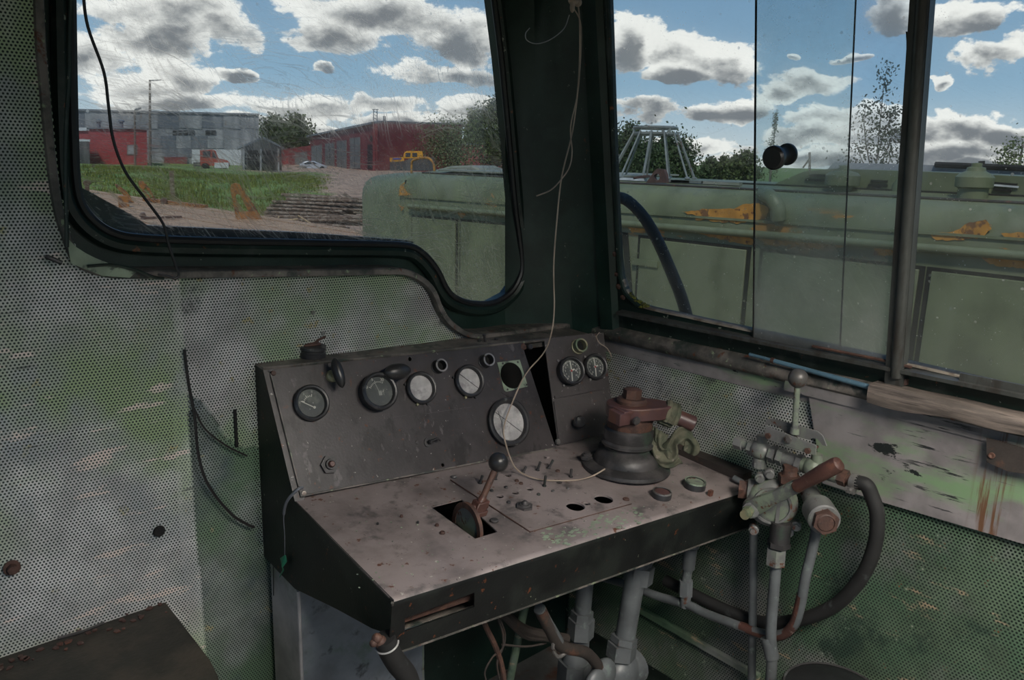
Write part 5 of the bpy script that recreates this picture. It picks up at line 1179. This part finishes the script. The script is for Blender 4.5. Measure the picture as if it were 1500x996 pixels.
# ------------------------------------------------------------------ buildings
def quad_b(b, pts, vec): return b.prism(pts, vec)
f, n, u = facing(250, 100)
g = T('metal_warehouse', 'long grey corrugated metal warehouse behind the red annex', 'building', f(240, 246))
O('wall', B().prism([f(20, 158), f(379, 168), f(379, 250), f(20, 250)], n * 18), m_galv, g)
O('roof_edge', B().prism([f(18, 157), f(380, 166.5), f(380, 169), f(18, 160)], -n * .25), m_galvd, g)
xs = [60, 124, 160, 205, 232, 262, 296, 327, 352, 379]
for i in range(len(xs) - 1):
    x0, x1 = xs[i], xs[i + 1]; yt = lambda x: 158 + (x - 20) * 10 / 359 + 2.4
    O('cladding_panel', B().prism([f(x0 + .3, yt(x0)), f(x1 - .3, yt(x1)), f(x1 - .3, 189), f(x0 + .3, 187)], -n * (.05 + .04 * (i % 2))), m_galvd if i in (0, 4, 6) else m_galv, g)
for i, (x0, x1) in enumerate(((214, 236), (236, 258), (258, 280), (280, 304), (304, 328))):
    O('cladding_panel', B().prism([f(x0, 199), f(x1 - .5, 199), f(x1 - .5, 217), f(x0, 217)], -n * .06), m_galvd if i % 2 else m_galv, g)
O('cladding_panel', B().prism([f(328.5, 190), f(379, 191), f(379, 219), f(328.5, 219)], -n * .05), m_galv, g)
for i, (x0, x1) in enumerate(((237, 260), (260, 281))): O('cladding_panel', B().prism([f(x0, 217.5), f(x1 - .5, 217.5), f(x1 - .5, 230), f(x0, 230)], -n * .08), m_galvd, g)
for x0, x1 in ((253, 259), (261, 267), (269, 275), (277, 285), (301, 308), (309, 316)):
    wd_ = O('window', B().prism([f(x0, 191), f(x1, 191), f(x1, 197.5), f(x0, 197.5)], -n * .12), m_dark, g)
O('red_plinth', B().prism([f(240, 230), f(274, 230), f(274, 246), f(240, 246)], -n * .3), m_redw, g)
O('white_panel', B().prism([f(281, 219), f(353, 219), f(353, 246), f(281, 246)], -n * .03), m_roofl, g)
f2, n2, u2 = facing(170, 92)
g = T('red_annex', 'bright red flat roofed annex before the grey warehouse', 'building', f2(165, 246))
O('wall', B().prism([f2(131, 188), f2(215, 189), f2(216, 246), f2(131, 246)], n2 * 5), m_redb, g)
O('wall', B().prism([f2(98, 191.5), f2(132, 191.5), f2(132, 246), f2(98, 246)], n2 * 5), m_redb, g)
wn_ = O('window', B().prism([f2(186, 212), f2(201, 212), f2(201, 227), f2(186, 227)], -n2 * .06), m_door, g)
O('pane', B().prism([f2(187.5, 213.5), f2(199.5, 213.5), f2(199.5, 225.5), f2(187.5, 225.5)], -n2 * .09), m_galv, wn_)
O('roof_edge', B().prism([f2(130, 187), f2(215, 188), f2(215, 189.5), f2(130, 188.8)], -n2 * .2), m_galvd, g)
O('roof_edge', B().prism([f2(96, 187), f2(127, 187), f2(127, 191.5), f2(96, 191.5)], -n2 * .2), m_roofl, g)
for x in (144, 178): O('roof_vent', B().cyl(f2(x, 188) + n2 * 2, f2(x, 178) + n2 * 2, .18).lathe(f2(x, 178) + n2 * 2, Z_, [(.3, 0), (.3, .15), (.05, .3)], 12), m_galvd, g)
f3, n3, u3 = facing(125, 88)
g = T('brown_shed', 'small brown lean-to shed with pale roof left of the red annex', 'shed', f3(120, 246))
O('wall', B().prism([f3(96, 207), f3(131, 207), f3(132, 245), f3(96, 245)], n3 * 3), m_shed, g)
O('roof', B().prism([f3(94, 204), f3(132, 204), f3(132, 208), f3(94, 208)], n3 * 3.2 - Z_ * .0), m_roofl, g)
# dark timber shed
f4, n4, u4 = facing(382, 74)
g = T('timber_shed', 'dark weathered timber shed with peaked roof before the trees', 'shed', f4(385, 250))
O('wall', B().prism([f4(355, 216), f4(386, 203), f4(412, 218), f4(413, 250), f4(355, 250)], n4 * 5), m_shed, g)
O('roof_slope', B().prism([f4(346, 216.5), f4(386, 200), f4(386, 203.5), f4(347, 219)], n4 * 5.4 - n4 * .3), m_galvd, g)
O('roof_slope', B().prism([f4(386, 200), f4(417, 216), f4(417, 219), f4(386, 203.5)], n4 * 5.4), m_galvd, g)
O('doorway', B().prism([f4(363, 220), f4(402, 220), f4(402, 250), f4(363, 250)], -n4 * .05), m_dark, g)
for x in (357, 382, 408): O('corner_post', B().bar(f4(x, 218) - n4 * .12, f4(x, 252) - n4 * .12, .16, .16, n4), m_galv, g)
# red hall with grey doors
C_ = lambda py: at(549, py, 85.0); Lf = lambda py: at(455, py, 128.0)
lean = lambda t, py0, py1: None
def LW(px, py): return V(hit(px, py, np.array(C_(200)), np.array(((Lf(200) - C_(200)).cross(Z_)).normalized())))
def RW(px, py): return V(hit(px, py, np.array(C_(200)), np.array(((at(676, 200, 96) - C_(200)).cross(Z_)).normalized())))
nL = ((Lf(200) - C_(200)).cross(Z_)).normalized(); nL = -nL if nL.dot(C_(200)) < 0 else nL
nR = ((at(676, 200, 96) - C_(200)).cross(Z_)).normalized(); nR = -nR if nR.dot(C_(200)) < 0 else nR
g = T('red_hall', 'big dark red hall with grey doors and low pitched roof', 'building', C_(250))
O('wall', B().prism([LW(454, 201), LW(549, 181), LW(549, 252), LW(454, 252)], nL * .3), m_redw, g)
O('wall', B().prism([RW(549, 181), RW(560, 178.5), RW(676, 183), RW(676, 252), RW(549, 252)], nR * .3), m_redw, g)
O('roof', B().prism([LW(452, 198.5), LW(549, 178.5), RW(560, 176.5), RW(678, 181), RW(678, 183.5), RW(560, 179), LW(549, 181.5), LW(452, 201)], nR * .5), m_galvd, g)
O('roof_slab', B().prism([LW(454, 201), RW(549, 181), RW(676, 183), RW(676, 183) + nL * 3], Z_ * .1), m_galvd, g)
for x0, x1, yt in ((457, 472, 214), (477, 490, 210.5), (494, 508, 207), (513.5, 528, 202.5)):
    d_ = O('door_leaf', B().prism([LW(x0, yt), LW(x1, yt - 1.8), LW(x1, 247), LW(x0, 247)], -nL * .08), m_door, g)
    O('door_seam', B().bar(LW((x0 + x1) / 2, yt), LW((x0 + x1) / 2, 247), .08, .2, nL), m_dark, d_)
O('side_door', B().prism([LW(539, 212), LW(547.5, 211), LW(547.5, 247), LW(539, 247)], -nL * .06), m_dark, g)
O('window', B().prism([LW(543, 199), LW(547, 198.5), LW(547, 207), LW(543, 207.5)], -nL * .06), m_dark, g)
O('roof_vent', B().bar(RW(563, 170), RW(563, 179), .2, .2, nR), m_galvd, g)
tw = B()
for x in (578, 583): tw.bar(RW(x, 160) + nR * 3, RW(x, 180) + nR * 3, .07, .07, nR)
for y in (162, 167, 172): tw.bar(RW(578, y) + nR * 3, RW(583, y + 3) + nR * 3, .05, .05, nR)
O('roof_lattice', tw.bar(RW(577.5, 160) + nR * 3, RW(583.5, 160) + nR * 3, .1, .3, nR), m_galvd, g)
f5, n5, u5 = facing(430, 112)
g = T('red_lean_to', 'low red annex with small dark door left of the red hall', 'building', f5(430, 250))
O('wall', B().prism([f5(412, 219), f5(455, 213), f5(455, 250), f5(412, 250)], n5 * 4), m_redw, g)
O('door_leaf', B().prism([f5(415, 228), f5(423, 228), f5(423, 249), f5(415, 249)], -n5 * .06), m_redb, g)
O('side_door', B().prism([f5(432, 224), f5(450, 222), f5(450, 249), f5(432, 249)], -n5 * .06), m_door, g)
f6, n6, u6 = facing(715, 92)
g = T('red_outbuilding', 'low dark red outbuilding behind the tall tree by the pillar', 'building', f6(710, 250))
O('wall', B().prism([f6(674, 212), f6(770, 214), f6(770, 252), f6(674, 252)], n6 * 4), m_redw, g)
O('roof', B().prism([f6(672, 210), f6(772, 212), f6(772, 214), f6(672, 212)], n6 * 4 - n6 * .3), m_galvd, g)
# lamp posts
f7, n7, u7 = facing(220, 78)
g = T('street_lamp', 'tall street lamp rising above the warehouse roof', 'lamp post', f7(220, 248))
O('post', B().cyl(f7(220, 250), f7(219.5, 117), .14, .09, 8), m_pole, g); O('arm', B().bar(f7(219, 118), f7(236, 117.2), .12, .10), m_galvd, g)
f8, n8, u8 = facing(198, 90)
g = T('street_lamp', 'short street lamp over the red annex left of the tall lamp', 'lamp post', f8(198, 246))
O('post', B().cyl(f8(198, 247), f8(197.5, 161), .12, .10, 8), m_pole, g); O('arm', B().bar(f8(197.5, 161), f8(207, 158.5), .12, .2), m_galvd, g)
# vehicles
f9, n9, u9 = facing(312, 84)
def bx(b, x0, y0, x1, y1, dep=1.8, off=0): return b.prism([f9(x0, y0) + n9 * off, f9(x1, y0) + n9 * off, f9(x1, y1) + n9 * off, f9(x0, y1) + n9 * off], n9 * dep)
g = T('old_truck', 'old red truck parked before the grey warehouse', 'truck', f9(312, 248))
O('cab', B().prism([f9(293, 220), f9(312, 219), f9(316, 221), f9(320, 232), f9(320, 243), f9(293, 243)], n9 * 2), m_truck, g)
O('side_window', B().prism([f9(297, 221.5), f9(308, 221), f9(308, 230), f9(297, 230)], -n9 * .05), m_glassd, g); O('side_window', B().prism([f9(311, 221.5), f9(314, 222.5), f9(318, 231), f9(311, 231)], -n9 * .05), m_glassd, g)
O('bonnet', B().prism([f9(320, 232), f9(333, 235), f9(336, 238), f9(337, 244), f9(320, 244)], n9 * 1.8), m_truck, g)
O('bumper', bx(B(), 314, 238, 335, 246, .3, -.25), m_roofl, g)
for x in (301, 327): O('wheel', B().cyl(f9(x, 244.5) - n9 * .1, f9(x, 244.5) + n9 * .3, .38, n=16), m_rubber, g)
O('flatbed', bx(B(), 283, 238, 294, 244, 1.8), m_shed, g)
fA, nA, uA = facing(460, 94)
g = T('silver_car', 'silver hatchback parked before the hall doors', 'car', fA(460, 251))
O('car_body', B().prism([fA(438.5, 247), fA(439, 241), fA(444, 237.5), fA(450, 236), fA(460, 236), fA(467, 239), fA(474, 241.5), fA(479, 243), fA(479.5, 247.5)], nA * 1.6), m_car, g, bevel=.06)
O('side_window', B().prism([fA(446, 239), fA(451, 237), fA(459, 237), fA(465, 240), fA(446, 240.5)], -nA * .03), m_glassd, g)
for x in (446, 472): O('wheel', B().cyl(fA(x, 247.2) - nA * .05, fA(x, 247.2) + nA * .2, .29, n=14), m_rubber, g)
fB, nB, uB = facing(590, 66)
g = T('yellow_railcar', 'orange cab rail machine with dark body before the red hall', 'vehicle', fB(590, 252))
O('cab', B().prism([fB(592, 224), fB(596, 221), fB(619, 221.5), fB(620, 232), fB(590, 232)], nB * 2), m_yel, g, bevel=.05)
for x0, x1 in ((594, 601), (604, 611)): O('side_window', B().prism([fB(x0, 224), fB(x1, 224), fB(x1, 229.5), fB(x0, 229.5)], -nB * .04), m_glassd, g)
O('nose', B().prism([fB(571, 231), fB(592, 230), fB(592, 236), fB(571, 237)], nB * 1.9), m_yel, g); O('blue_band', B().prism([fB(575, 231.5), fB(588, 231), fB(588, 233.5), fB(575, 234)], -nB * .04), m_bluep, g)
O('body_side', B().prism([fB(571, 237), fB(592, 236), fB(600, 232), fB(636, 230), fB(636, 250), fB(571, 250)], nB * 2), m_shed, g)

# ------------------------------------------------------------------ flat wagon with plank deck, stakes
ZD = .35
q0, q1 = HZ(230, 293, ZD), HZ(600, 349, ZD)
dl = (q1 - q0).normalized(); dw = Vector((dl.y, -dl.x, 0)); dw = dw if dw.dot(V(CP) - q0) > 0 else -dw
g = T('flat_wagon', 'low flat wagon with a rust red plank deck beyond the front window', 'wagon', (q0.x, q0.y, -1.1))
Lw = (q1 - q0).length
NPK = 17
for i in range(NPK):
    o = q0 + dw * (i * .30) - dl * 9.5; zj = random.uniform(-.012, .012)
    a0 = o + dl * random.uniform(-.15, .15) + Z_ * zj
    O('deck_plank', B().prism([a0, a0 + dl * (Lw + 9.5 + .8), a0 + dl * (Lw + 9.5 + .8) + dw * .285, a0 + dw * .285], (0, 0, -.06)), m_deck, g)
O('frame_beam', B().prism([q0 - dl * 9.5 - Z_ * .07, q0 + dl * (Lw + 1) - Z_ * .07, q0 + dl * (Lw + 1) + dw * 5.1 - Z_ * .07, q0 - dl * 9.5 + dw * 5.1 - Z_ * .07], (0, 0, -.4)), m_rust, g)
O('edge_rail', B().bar(HZ(214, 294, ZD) + Z_ * .03, HZ(300, 305, ZD) + Z_ * .03, .16, .08), m_ochre, g)
def stake(name, label, outer, holes, basepx, dep, mat=m_ochre):
    d = HZ(*basepx, ZD); pl_n = np.array([d.x, d.y, 0]) / math.hypot(d.x, d.y)
    ff = lambda x, y: V(hit(x, y, np.array(d), pl_n))
    return O(name, B().prism([ff(*q) for q in outer], V(pl_n) * dep, [[ff(*q) for q in h] for h in holes]), mat, g, bevel=.012, label=label)
stake('folding_stake', 'rusty A shaped stake nearest the log pile', [(346, 322), (337, 276), (339, 270), (345, 268), (351, 270), (358, 280), (372, 300), (385, 322)], [[(351, 311), (345, 287), (348, 284), (352, 286), (364, 310)]], (362, 321), .16)
stake('folding_stake', 'rusty slotted stake leaning left', [(224, 297), (212, 284), (203, 271), (203, 265), (209, 265), (218, 274), (231, 297)], [[(221, 291), (211, 277), (213, 275), (225, 291)]], (226, 297), .14)
stake('stake_arm', None, [(190, 296), (170, 274), (168, 270), (172, 270), (186, 281), (197, 297)], [], (192, 297), .14)
stake('stake_block', None, [(172, 289), (175, 287), (188, 287), (190, 305), (174, 304)], [], (182, 304), .18)
stake('bollard', None, [(124, 272), (121, 268), (123, 265), (128, 263.5), (133, 265), (134, 268), (131, 272), (131, 282), (125, 282)], [], (128, 284), .25, m_rust)
stake('bollard', None, [(236, 300), (234, 293), (239, 290), (245, 292), (244, 300)], [], (240, 299), .2, m_rust)
stake('deck_lump', None, [(203, 317), (207, 312), (212, 312), (215, 318)], [], (209, 318), .2, m_rust)
O('loose_bar', B().bar(HZ(207, 323, ZD) + Z_ * .04, HZ(266, 321, ZD) + Z_ * .04, .05, .04), m_rust, g)
# fence posts in the grass
fC, nC, uC = facing(253, 40)
O('fence_post', B().bar(fC(251, 250), fC(254, 303), .20, .16, nC), m_bark, None, 'grey weathered post standing in the grass beyond the wagon', 'post')
O('fence_post', B().bar(fC(289, 290), fC(281, 304), .14, .14, nC), m_bark, None, 'short broken stub leaning in the grass', 'post')
# heap of logs
fD, nD, uD = facing(470, 23)
sD = 23 / F
LAY = ('topmost', 'second', 'third', 'fourth', 'fifth', 'sixth', 'seventh', 'eighth', 'ninth', 'tenth', 'lowest')
for i in range(44):
    row = i % 11; y = 286 + row * 4.6; xa = (416 if row < 2 else 405 - row * 3.2) + random.uniform(-6, 8) + (i // 11) * random.choice((0, 14, 30)); xb_ = random.uniform(500, 560)
    o_ = nD * ((i // 11) * .205 - row * .10 + random.uniform(-.012, .012))
    r = random.uniform(.043, .053); t = random.uniform(-1, 1)
    a, c = fD(xa, y + t ) + o_, fD(xb_, y + 5 + random.uniform(-2, 3)) + o_
    lg_ = T('log', 'grey brown log in the %s layer of the log heap, %s' % (LAY[row], ('at the front', 'second from the front', 'third from the front', 'at the back')[i // 11]), 'log', (a + c) / 2, 'logs in the heap')
    ax_ = (c - a).normalized()
    O('bark', B().tube([a, a.lerp(c, .35) + Z_ * random.uniform(-.02, .02), a.lerp(c, .7) + Z_ * random.uniform(-.02, .02), c], [r, r * .97, r * .93, r * .86], 9), m_bark, lg_)
    O('cut_end', B().cyl(a - ax_ * .004, a + ax_ * .002, r * .88, n=9), m_logend, lg_)
for (x0, y0, x1, y1), lb_ in (((438, 311, 472, 332), 'pale peeled stick slanting across the log heap'), ((406, 326, 412, 312), 'short pale stick standing before the log heap'), ((411, 318, 438, 316), 'pale split stick lying level on the log heap')):
    O('peeled_stick', B().cyl(fD(x0, y0) - nD * 1.2, fD(x1, y1) - nD * 1.2, .022, n=7), m_logend, None, lb_, 'stick')
# dark nose cowl of this engine below the front window
YC = 2.05
cw = [(108, 270), (118, 274), (132, 281), (150, 291), (172, 303), (190, 313), (205, 322), (216, 330), (300, 334), (450, 341), (600, 352), (606, 354), (80, 260)]
O('nose_cowl', B().prism([FW(x, y, YC) for x, y in cw[:-1]] + [Vector((FW(606, 354, YC).x, YC, -1.25)), Vector((FW(80, 260, YC).x, YC, -1.25)), FW(80, 260, YC)], (0, .03, 0)), m_cowl, None, 'dark curved nose cowl outside at the foot of the front window', 'cowl', bevel=.006)

# ------------------------------------------------------------------ the green engine standing alongside
XH = 4.40
def HX(px, py, x=XH): return V(hit(px, py, (x, 0, 0), (1, 0, 0)))
eng = T('green_engine', 'faded green engine hood with peeling orange patches standing alongside', 'locomotive', (XH + .8, 2.5, -1.1))
prof = [(XH, -1.0), (XH, 1.21), (XH + .012, 1.28), (XH + .045, 1.345), (XH + .10, 1.383), (XH + .18, 1.403), (XH + .42, 1.428), (XH + .9, 1.44), (XH + 1.6, 1.40), (XH + 1.6, -1.0)]
yE = HX(590, 300).y; yF = HX(523, 300).y
O('hood_shell', B().loft([[(x, y, z) for x, z in prof] for y in (yE - .02, 3.0, 1.0, -2.0)], cap=True), m_hood, eng, sharp=35)
pf = [(XH + .02 + (x - XH) * .98, z - .015) for x, z in prof]
rows = [[(x, yE + .005, z) for x, z in pf], [(x, yF - .10, z - .035) for x, z in pf]]
for t in (.35, .65, .85, 1):
    a = t * math.pi / 2; rows.append([(x + (.09 * (1 - math.cos(a)) if x < XH + .5 else -.06 * (1 - math.cos(a))), yF - .10 + .10 * math.sin(a), (z - .04) - (.06 * (1 - math.cos(a)) if z > 1 else 0)) for x, z in pf])
O('end_cap', B().loft(rows, cap=True), m_hooddoor, eng, sharp=50)
O('cap_gap', B().box((XH + .03, yE - .02, -1.0), (XH + 1.5, yE + .006, 1.33)), m_black, eng)
ra, rb = HX(600, 302, XH - .03), HX(1500, 375, XH - .03)
rd = (rb - ra).normalized()
O('hand_rail', B().cyl(ra, rb + rd * 2.4, .024, n=12).ball(ra, .026), m_hooddoor, eng)
O('seam_strip', B().bar(HX(592, 288, XH - .006) , HX(1500, 352, XH - .006) + rd * 2.4, .012, .014), m_hooddoor, eng)
dl_ = [(606, 668), (676, 906), (937, 1092), (1117, 1347), (1366, 1700)]
for i, (x0, x1) in enumerate(dl_):
    y0, y1 = HX(x0, 400).y, HX(x1, 400).y
    zt_ = HX(925, 346).z - .004
    z0_, z1_ = (zt_ - .05 * (y0 - 3.6) / 3 if y0 > 3.6 else zt_), (zt_ - .05 * (y1 - 3.6) / 3 if y1 > 3.6 else zt_)
    O('door_gap', B().prism([(XH - .002, y0 + .028, z0_ + .02), (XH - .002, y1 - .028, z1_ + .02), (XH - .002, y1 - .028, -.5), (XH - .002, y0 + .028, -.5)], (-.003, 0, 0)), m_black, eng)
    d_ = O('hood_door', B().prism([(XH - .003, y0, z0_), (XH - .003, y1, z1_), (XH - .003, y1, -.48), (XH - .003, y0, -.48)], (-.016, 0, 0)), m_hooddoor, eng, bevel=.004)
    if i == 2:
        O('hinge_plate', B().obox(HX(945, 385, XH - .026), Y_ * .11, Z_ * .022, X_ * .006), m_hooddoor, d_)
O('gap_strip', B().prism([HX(912, 340), HX(920, 341), HX(930, 470), HX(922, 470)], (-.006, 0, 0)), m_black, eng)
PATCH = [[(997, 310), (1030, 306), (1075, 305), (1092, 298), (1110, 297), (1125, 304), (1122, 320), (1080, 327), (1020, 322), (1018, 316)],
         [(1000, 331), (1020, 332), (1060, 336), (1090, 341), (1105, 352), (1104, 359), (1075, 355), (1040, 347), (1010, 339)],
         [(1112, 344), (1160, 347), (1150, 352), (1185, 352), (1232, 352), (1236, 362), (1205, 366), (1180, 360), (1120, 359)],
         [(1280, 361), (1310, 363), (1312, 375), (1280, 373)], [(1362, 343), (1400, 338), (1420, 326), (1445, 322), (1452, 335), (1440, 348), (1400, 352), (1370, 351)],
         [(1435, 373), (1460, 377), (1500, 381), (1560, 386), (1540, 396), (1470, 391), (1445, 385)], [(1466, 342), (1500, 340), (1530, 352), (1475, 350)], [(920, 331), (940, 330), (945, 340), (925, 342)],
         [(584, 275), (592, 266), (594, 278), (602, 284), (584, 288)], [(584, 300), (592, 303), (588, 310)], [(671, 309), (678, 308), (682, 315), (676, 319)]]
for pt in PATCH:
    e_ = []
    for i_ in range(len(pt)):
        a_, c_ = pt[i_], pt[(i_ + 1) % len(pt)]; m_n = max(1, int(math.dist(a_, c_) / 5))
        for j_ in range(m_n): e_.append((a_[0] + (c_[0] - a_[0]) * j_ / m_n + random.uniform(-1.6, 1.6), a_[1] + (c_[1] - a_[1]) * j_ / m_n + random.uniform(-1.3, 1.3)))
    O('peeling_patch', B().prism([HX(x, y, XH - .0045) for x, y in e_], (.002, 0, 0)), m_orange, eng, flat=True)
# things on the hood top
def dome(name, px, py, x, prof_, mat, label=None, n_=24): 
    p = HX(px, py, x); s_ = depth(p) / F; p.z = 1.40 if x < XH + .4 else 1.425
    return O(name, B().lathe(p, Z_, [(r * s_, h * s_) for r, h in prof_], n_), mat, eng, label=label)
dome('vent_stack', 1424, 288, XH + .28, [(20, -8), (20, 17), (25, 19), (25.5, 33), (22, 37), (13, 42), (12, 47), (7, 48), (7, 53), (.1, 54)], m_hood, 'mushroom shaped vent stack right of the metal bar')
dome('vent_stack', 1232, 283, XH + .30, [(15, -8), (15, 9), (24, 12), (24, 26), (20, 30), (8, 33), (7, 40), (.1, 41)], m_hood, 'lower vent stack behind the sliding pane')
dome('vent_dome', 1292, 276, XH + .5, [(22, -3), (20, 8), (14, 14), (6, 17), (.1, 18)], m_cast)
dome('vent_dome', 1325, 276, XH + .45, [(18, -3), (17, 10), (12, 18), (.1, 22)], m_hood)
O('strap_elbow', B().tube([HX(1118, 284, XH + .06), HX(1130, 290, XH - .03), HX(1139, 305, XH - .04), HX(1140, 322, XH - .03)], .045, 10, sub=4), m_hood, eng)
O('roof_edge_strip', B().tube([(XH + .16, yE - .1, 1.402), (XH + .16, -2.0, 1.402)], .009, 8), m_woodd, eng)
O('roof_gap', B().box((XH + .40, -2.0, 1.40), (XH + .43, 3.55, 1.436)), m_black, eng)
# grab handle and hatch at the front end
hh = [HX(603, 262, XH + .35), HX(603, 240, XH + .35), HX(607, 234, XH + .35), HX(622, 231, XH + .35), HX(631, 234, XH + .35), HX(636, 244, XH + .35), HX(636, 262, XH + .35)]
O('grab_handle', B().tube(hh, .012, 8, sub=3), m_orange, eng, label='bent orange grab handle')
O('roof_hatch', B().prism([HX(628, 256, XH + .5), HX(636, 249, XH + .5), HX(660, 243, XH + .5), HX(690, 242, XH + .5), HX(702, 247, XH + .5), HX(702, 258, XH + .5)], (.4, .1, 0)), m_hoodtop, eng, bevel=.02)
O('hatch_latch', B().box(tuple(HX(684, 258, XH + .42)), tuple(HX(672, 246, XH + .46))), m_hoodtop, eng)
O('roof_sheet', B().prism([(XH + .2, yE - .3, 1.425), (XH + .2, 4.1, 1.43), (XH + 1.2, 4.1, 1.45), (XH + 1.2, yE - .3, 1.445)], (0, 0, .012)), m_hoodtop, eng)
# raised middle part of the hood
def hump(name, pts, x, w_, mat): return O(name, B().prism([HX(px, py, x) for px, py in pts], (w_, 0, 0)), mat, eng)
hump('raised_hood', [(1108, 284), (1140, 267), (1178, 251), (1222, 247), (1345, 251), (1700, 268), (1700, 320)], XH + .42, .9, m_hood)
hump('rear_roof', [(1200, 262), (1221, 238), (1345, 241), (1700, 256), (1700, 320), (1200, 300)], XH + 1.45, .2, m_galv)
O('rear_roof_edge', B().tube([HX(1370, 241, XH + 1.44), HX(1700, 255, XH + 1.44)], .02, 6), m_black, eng)
for (x0, y0, x1, y1) in ((1186, 256, 1220, 258), (1180, 263, 1214, 265), (1276, 265, 1300, 266), (1452, 268, 1490, 271), (1455, 277, 1482, 279), (1272, 271, 1300, 272)):
    O('louvre_slot', B().bar(HX(x0, y0, XH + .415), HX(x1, y1, XH + .415), .012, .014), m_black, eng)
O('hood_line', B().bar(HX(1112, 285, XH + .40), HX(1500, 300, XH + .40), .03, .02), m_black, eng)
O('paint_scrape', B().bar(HX(1376 + 80, 271, XH + .41), HX(1492, 274, XH + .41), .006, .01), m_roofl, eng)
# wire cage over the exhaust
cxp = HX(955, 268, XH + .62); sc2 = depth(cxp) / F
cg = T('wire_cage', 'open cone cage of bent steel rods on the engine hood', 'cage', cxp)
r_b, r_t, h_c = 62 * sc2, 31 * sc2, 70 * sc2
cc = HX(953, 268, XH + .62); cc.z = 1.442; ct = cc + Z_ * h_c + Vector((.02, 0, 0))
for i in range(11):
    a = 2 * math.pi * i / 11 + .2
    p0 = cc + Vector((math.cos(a), math.sin(a), 0)) * r_b; p1 = ct + Vector((math.cos(a), math.sin(a), 0)) * r_t + Z_ * (-.03)
    O('cage_rod', B().cyl(p0, p1, .0075 if i % 3 else .010, n=8).ball(p0, .014, (1.6, 1.6, .7), None, 8, 5), m_cage, cg)
octo = [ct + Vector((math.cos(a), math.sin(a), 0)) * r_t for a in np.arange(6) * math.pi / 3 + .3]
for dz in (0, -.045): O('cage_ring', B().tube([p + Z_ * dz for p in octo], .012, 8, close=True, sub=2), m_cage, cg)
for i in range(0, 6, 2): O('cage_tie', B().cyl(octo[i], octo[i] - Z_ * .05, .012, n=6), m_cage, cg)
bq = XH + .18
bpx = [(946, 268), (952, 260), (958, 251), (962, 247), (972, 248), (975, 256), (976, 268)]
O('lifting_eye', B().prism([HX(x, y, bq) for x, y in bpx], (.03, 0, 0), [[HX(962 + 4.5 * math.cos(t), 259.5 + 5 * math.sin(t), bq) for t in np.linspace(0, 2 * math.pi, 13)[:-1]]]), m_rust, None, 'rusty lifting eye plate in front of the wire cage', 'lifting eye')
g = T('scrap_bars', 'flat grey scrap bars lying on the hood top beside the cage', 'scrap', HX(1000, 270, XH + .3))
for (x0, y0, x1, y1, m_) in ((900, 266, 945, 266, m_roofl), (978, 266, 1032, 267, m_cage), (985, 268, 1012, 268, m_hoodtop), (1030, 268, 1085, 270, m_hoodtop), (930, 261, 950, 258, m_rusth)):
    p0, p1 = HX(x0, y0, XH + .3), HX(x1, y1, XH + .3); p0.z = max(p0.z, 1.428); p1.z = max(p1.z, 1.428); O('bar', B().bar(p0, p1, .04, .018), m_, g)
# poles beyond the engine
fE, nE, uE = facing(971, 70)
O('utility_pole', B().bar(fE(972, 270), fE(971, 189), .22, .22, nE), m_pole, None, 'dark pole top rising beside the cage ring', 'pole')
fF, nF, uF = facing(1184, 60)
gq = T('braced_pole', 'dark braced pole right of the black knob', 'pole', fF(1185, 262)); O('post', B().bar(fF(1186, 290), fF(1186, 223), .16, .16, nF), m_pole, gq); O('brace', B().bar(fF(1176, 246), fF(1185, 234), .12, .12, nF), m_pole, gq)
O('roof_pin', B().cyl(HX(1438, 246, XH + 1.5), HX(1438, 236, XH + 1.5), .02, n=8), m_black, eng)
# rubber hose looping outside the side window
xo = 1.98
O('outer_hose', B().tube([Vector((1.70, HX(880, 292, xo).y + .05, HX(880, 292, xo).z - .02)), HX(885, 292, xo), HX(905, 289, xo), HX(922, 296, xo), HX(943, 318, xo), HX(963, 352, xo), HX(982, 395, xo), HX(998, 435, xo), HX(1008, 470, xo)], rad(HX(940, 320, xo), 8.5), 14, sub=6), m_hose, None, 'black rubber hose arching outside the side window before the green hood', 'hose')
#@@PART6
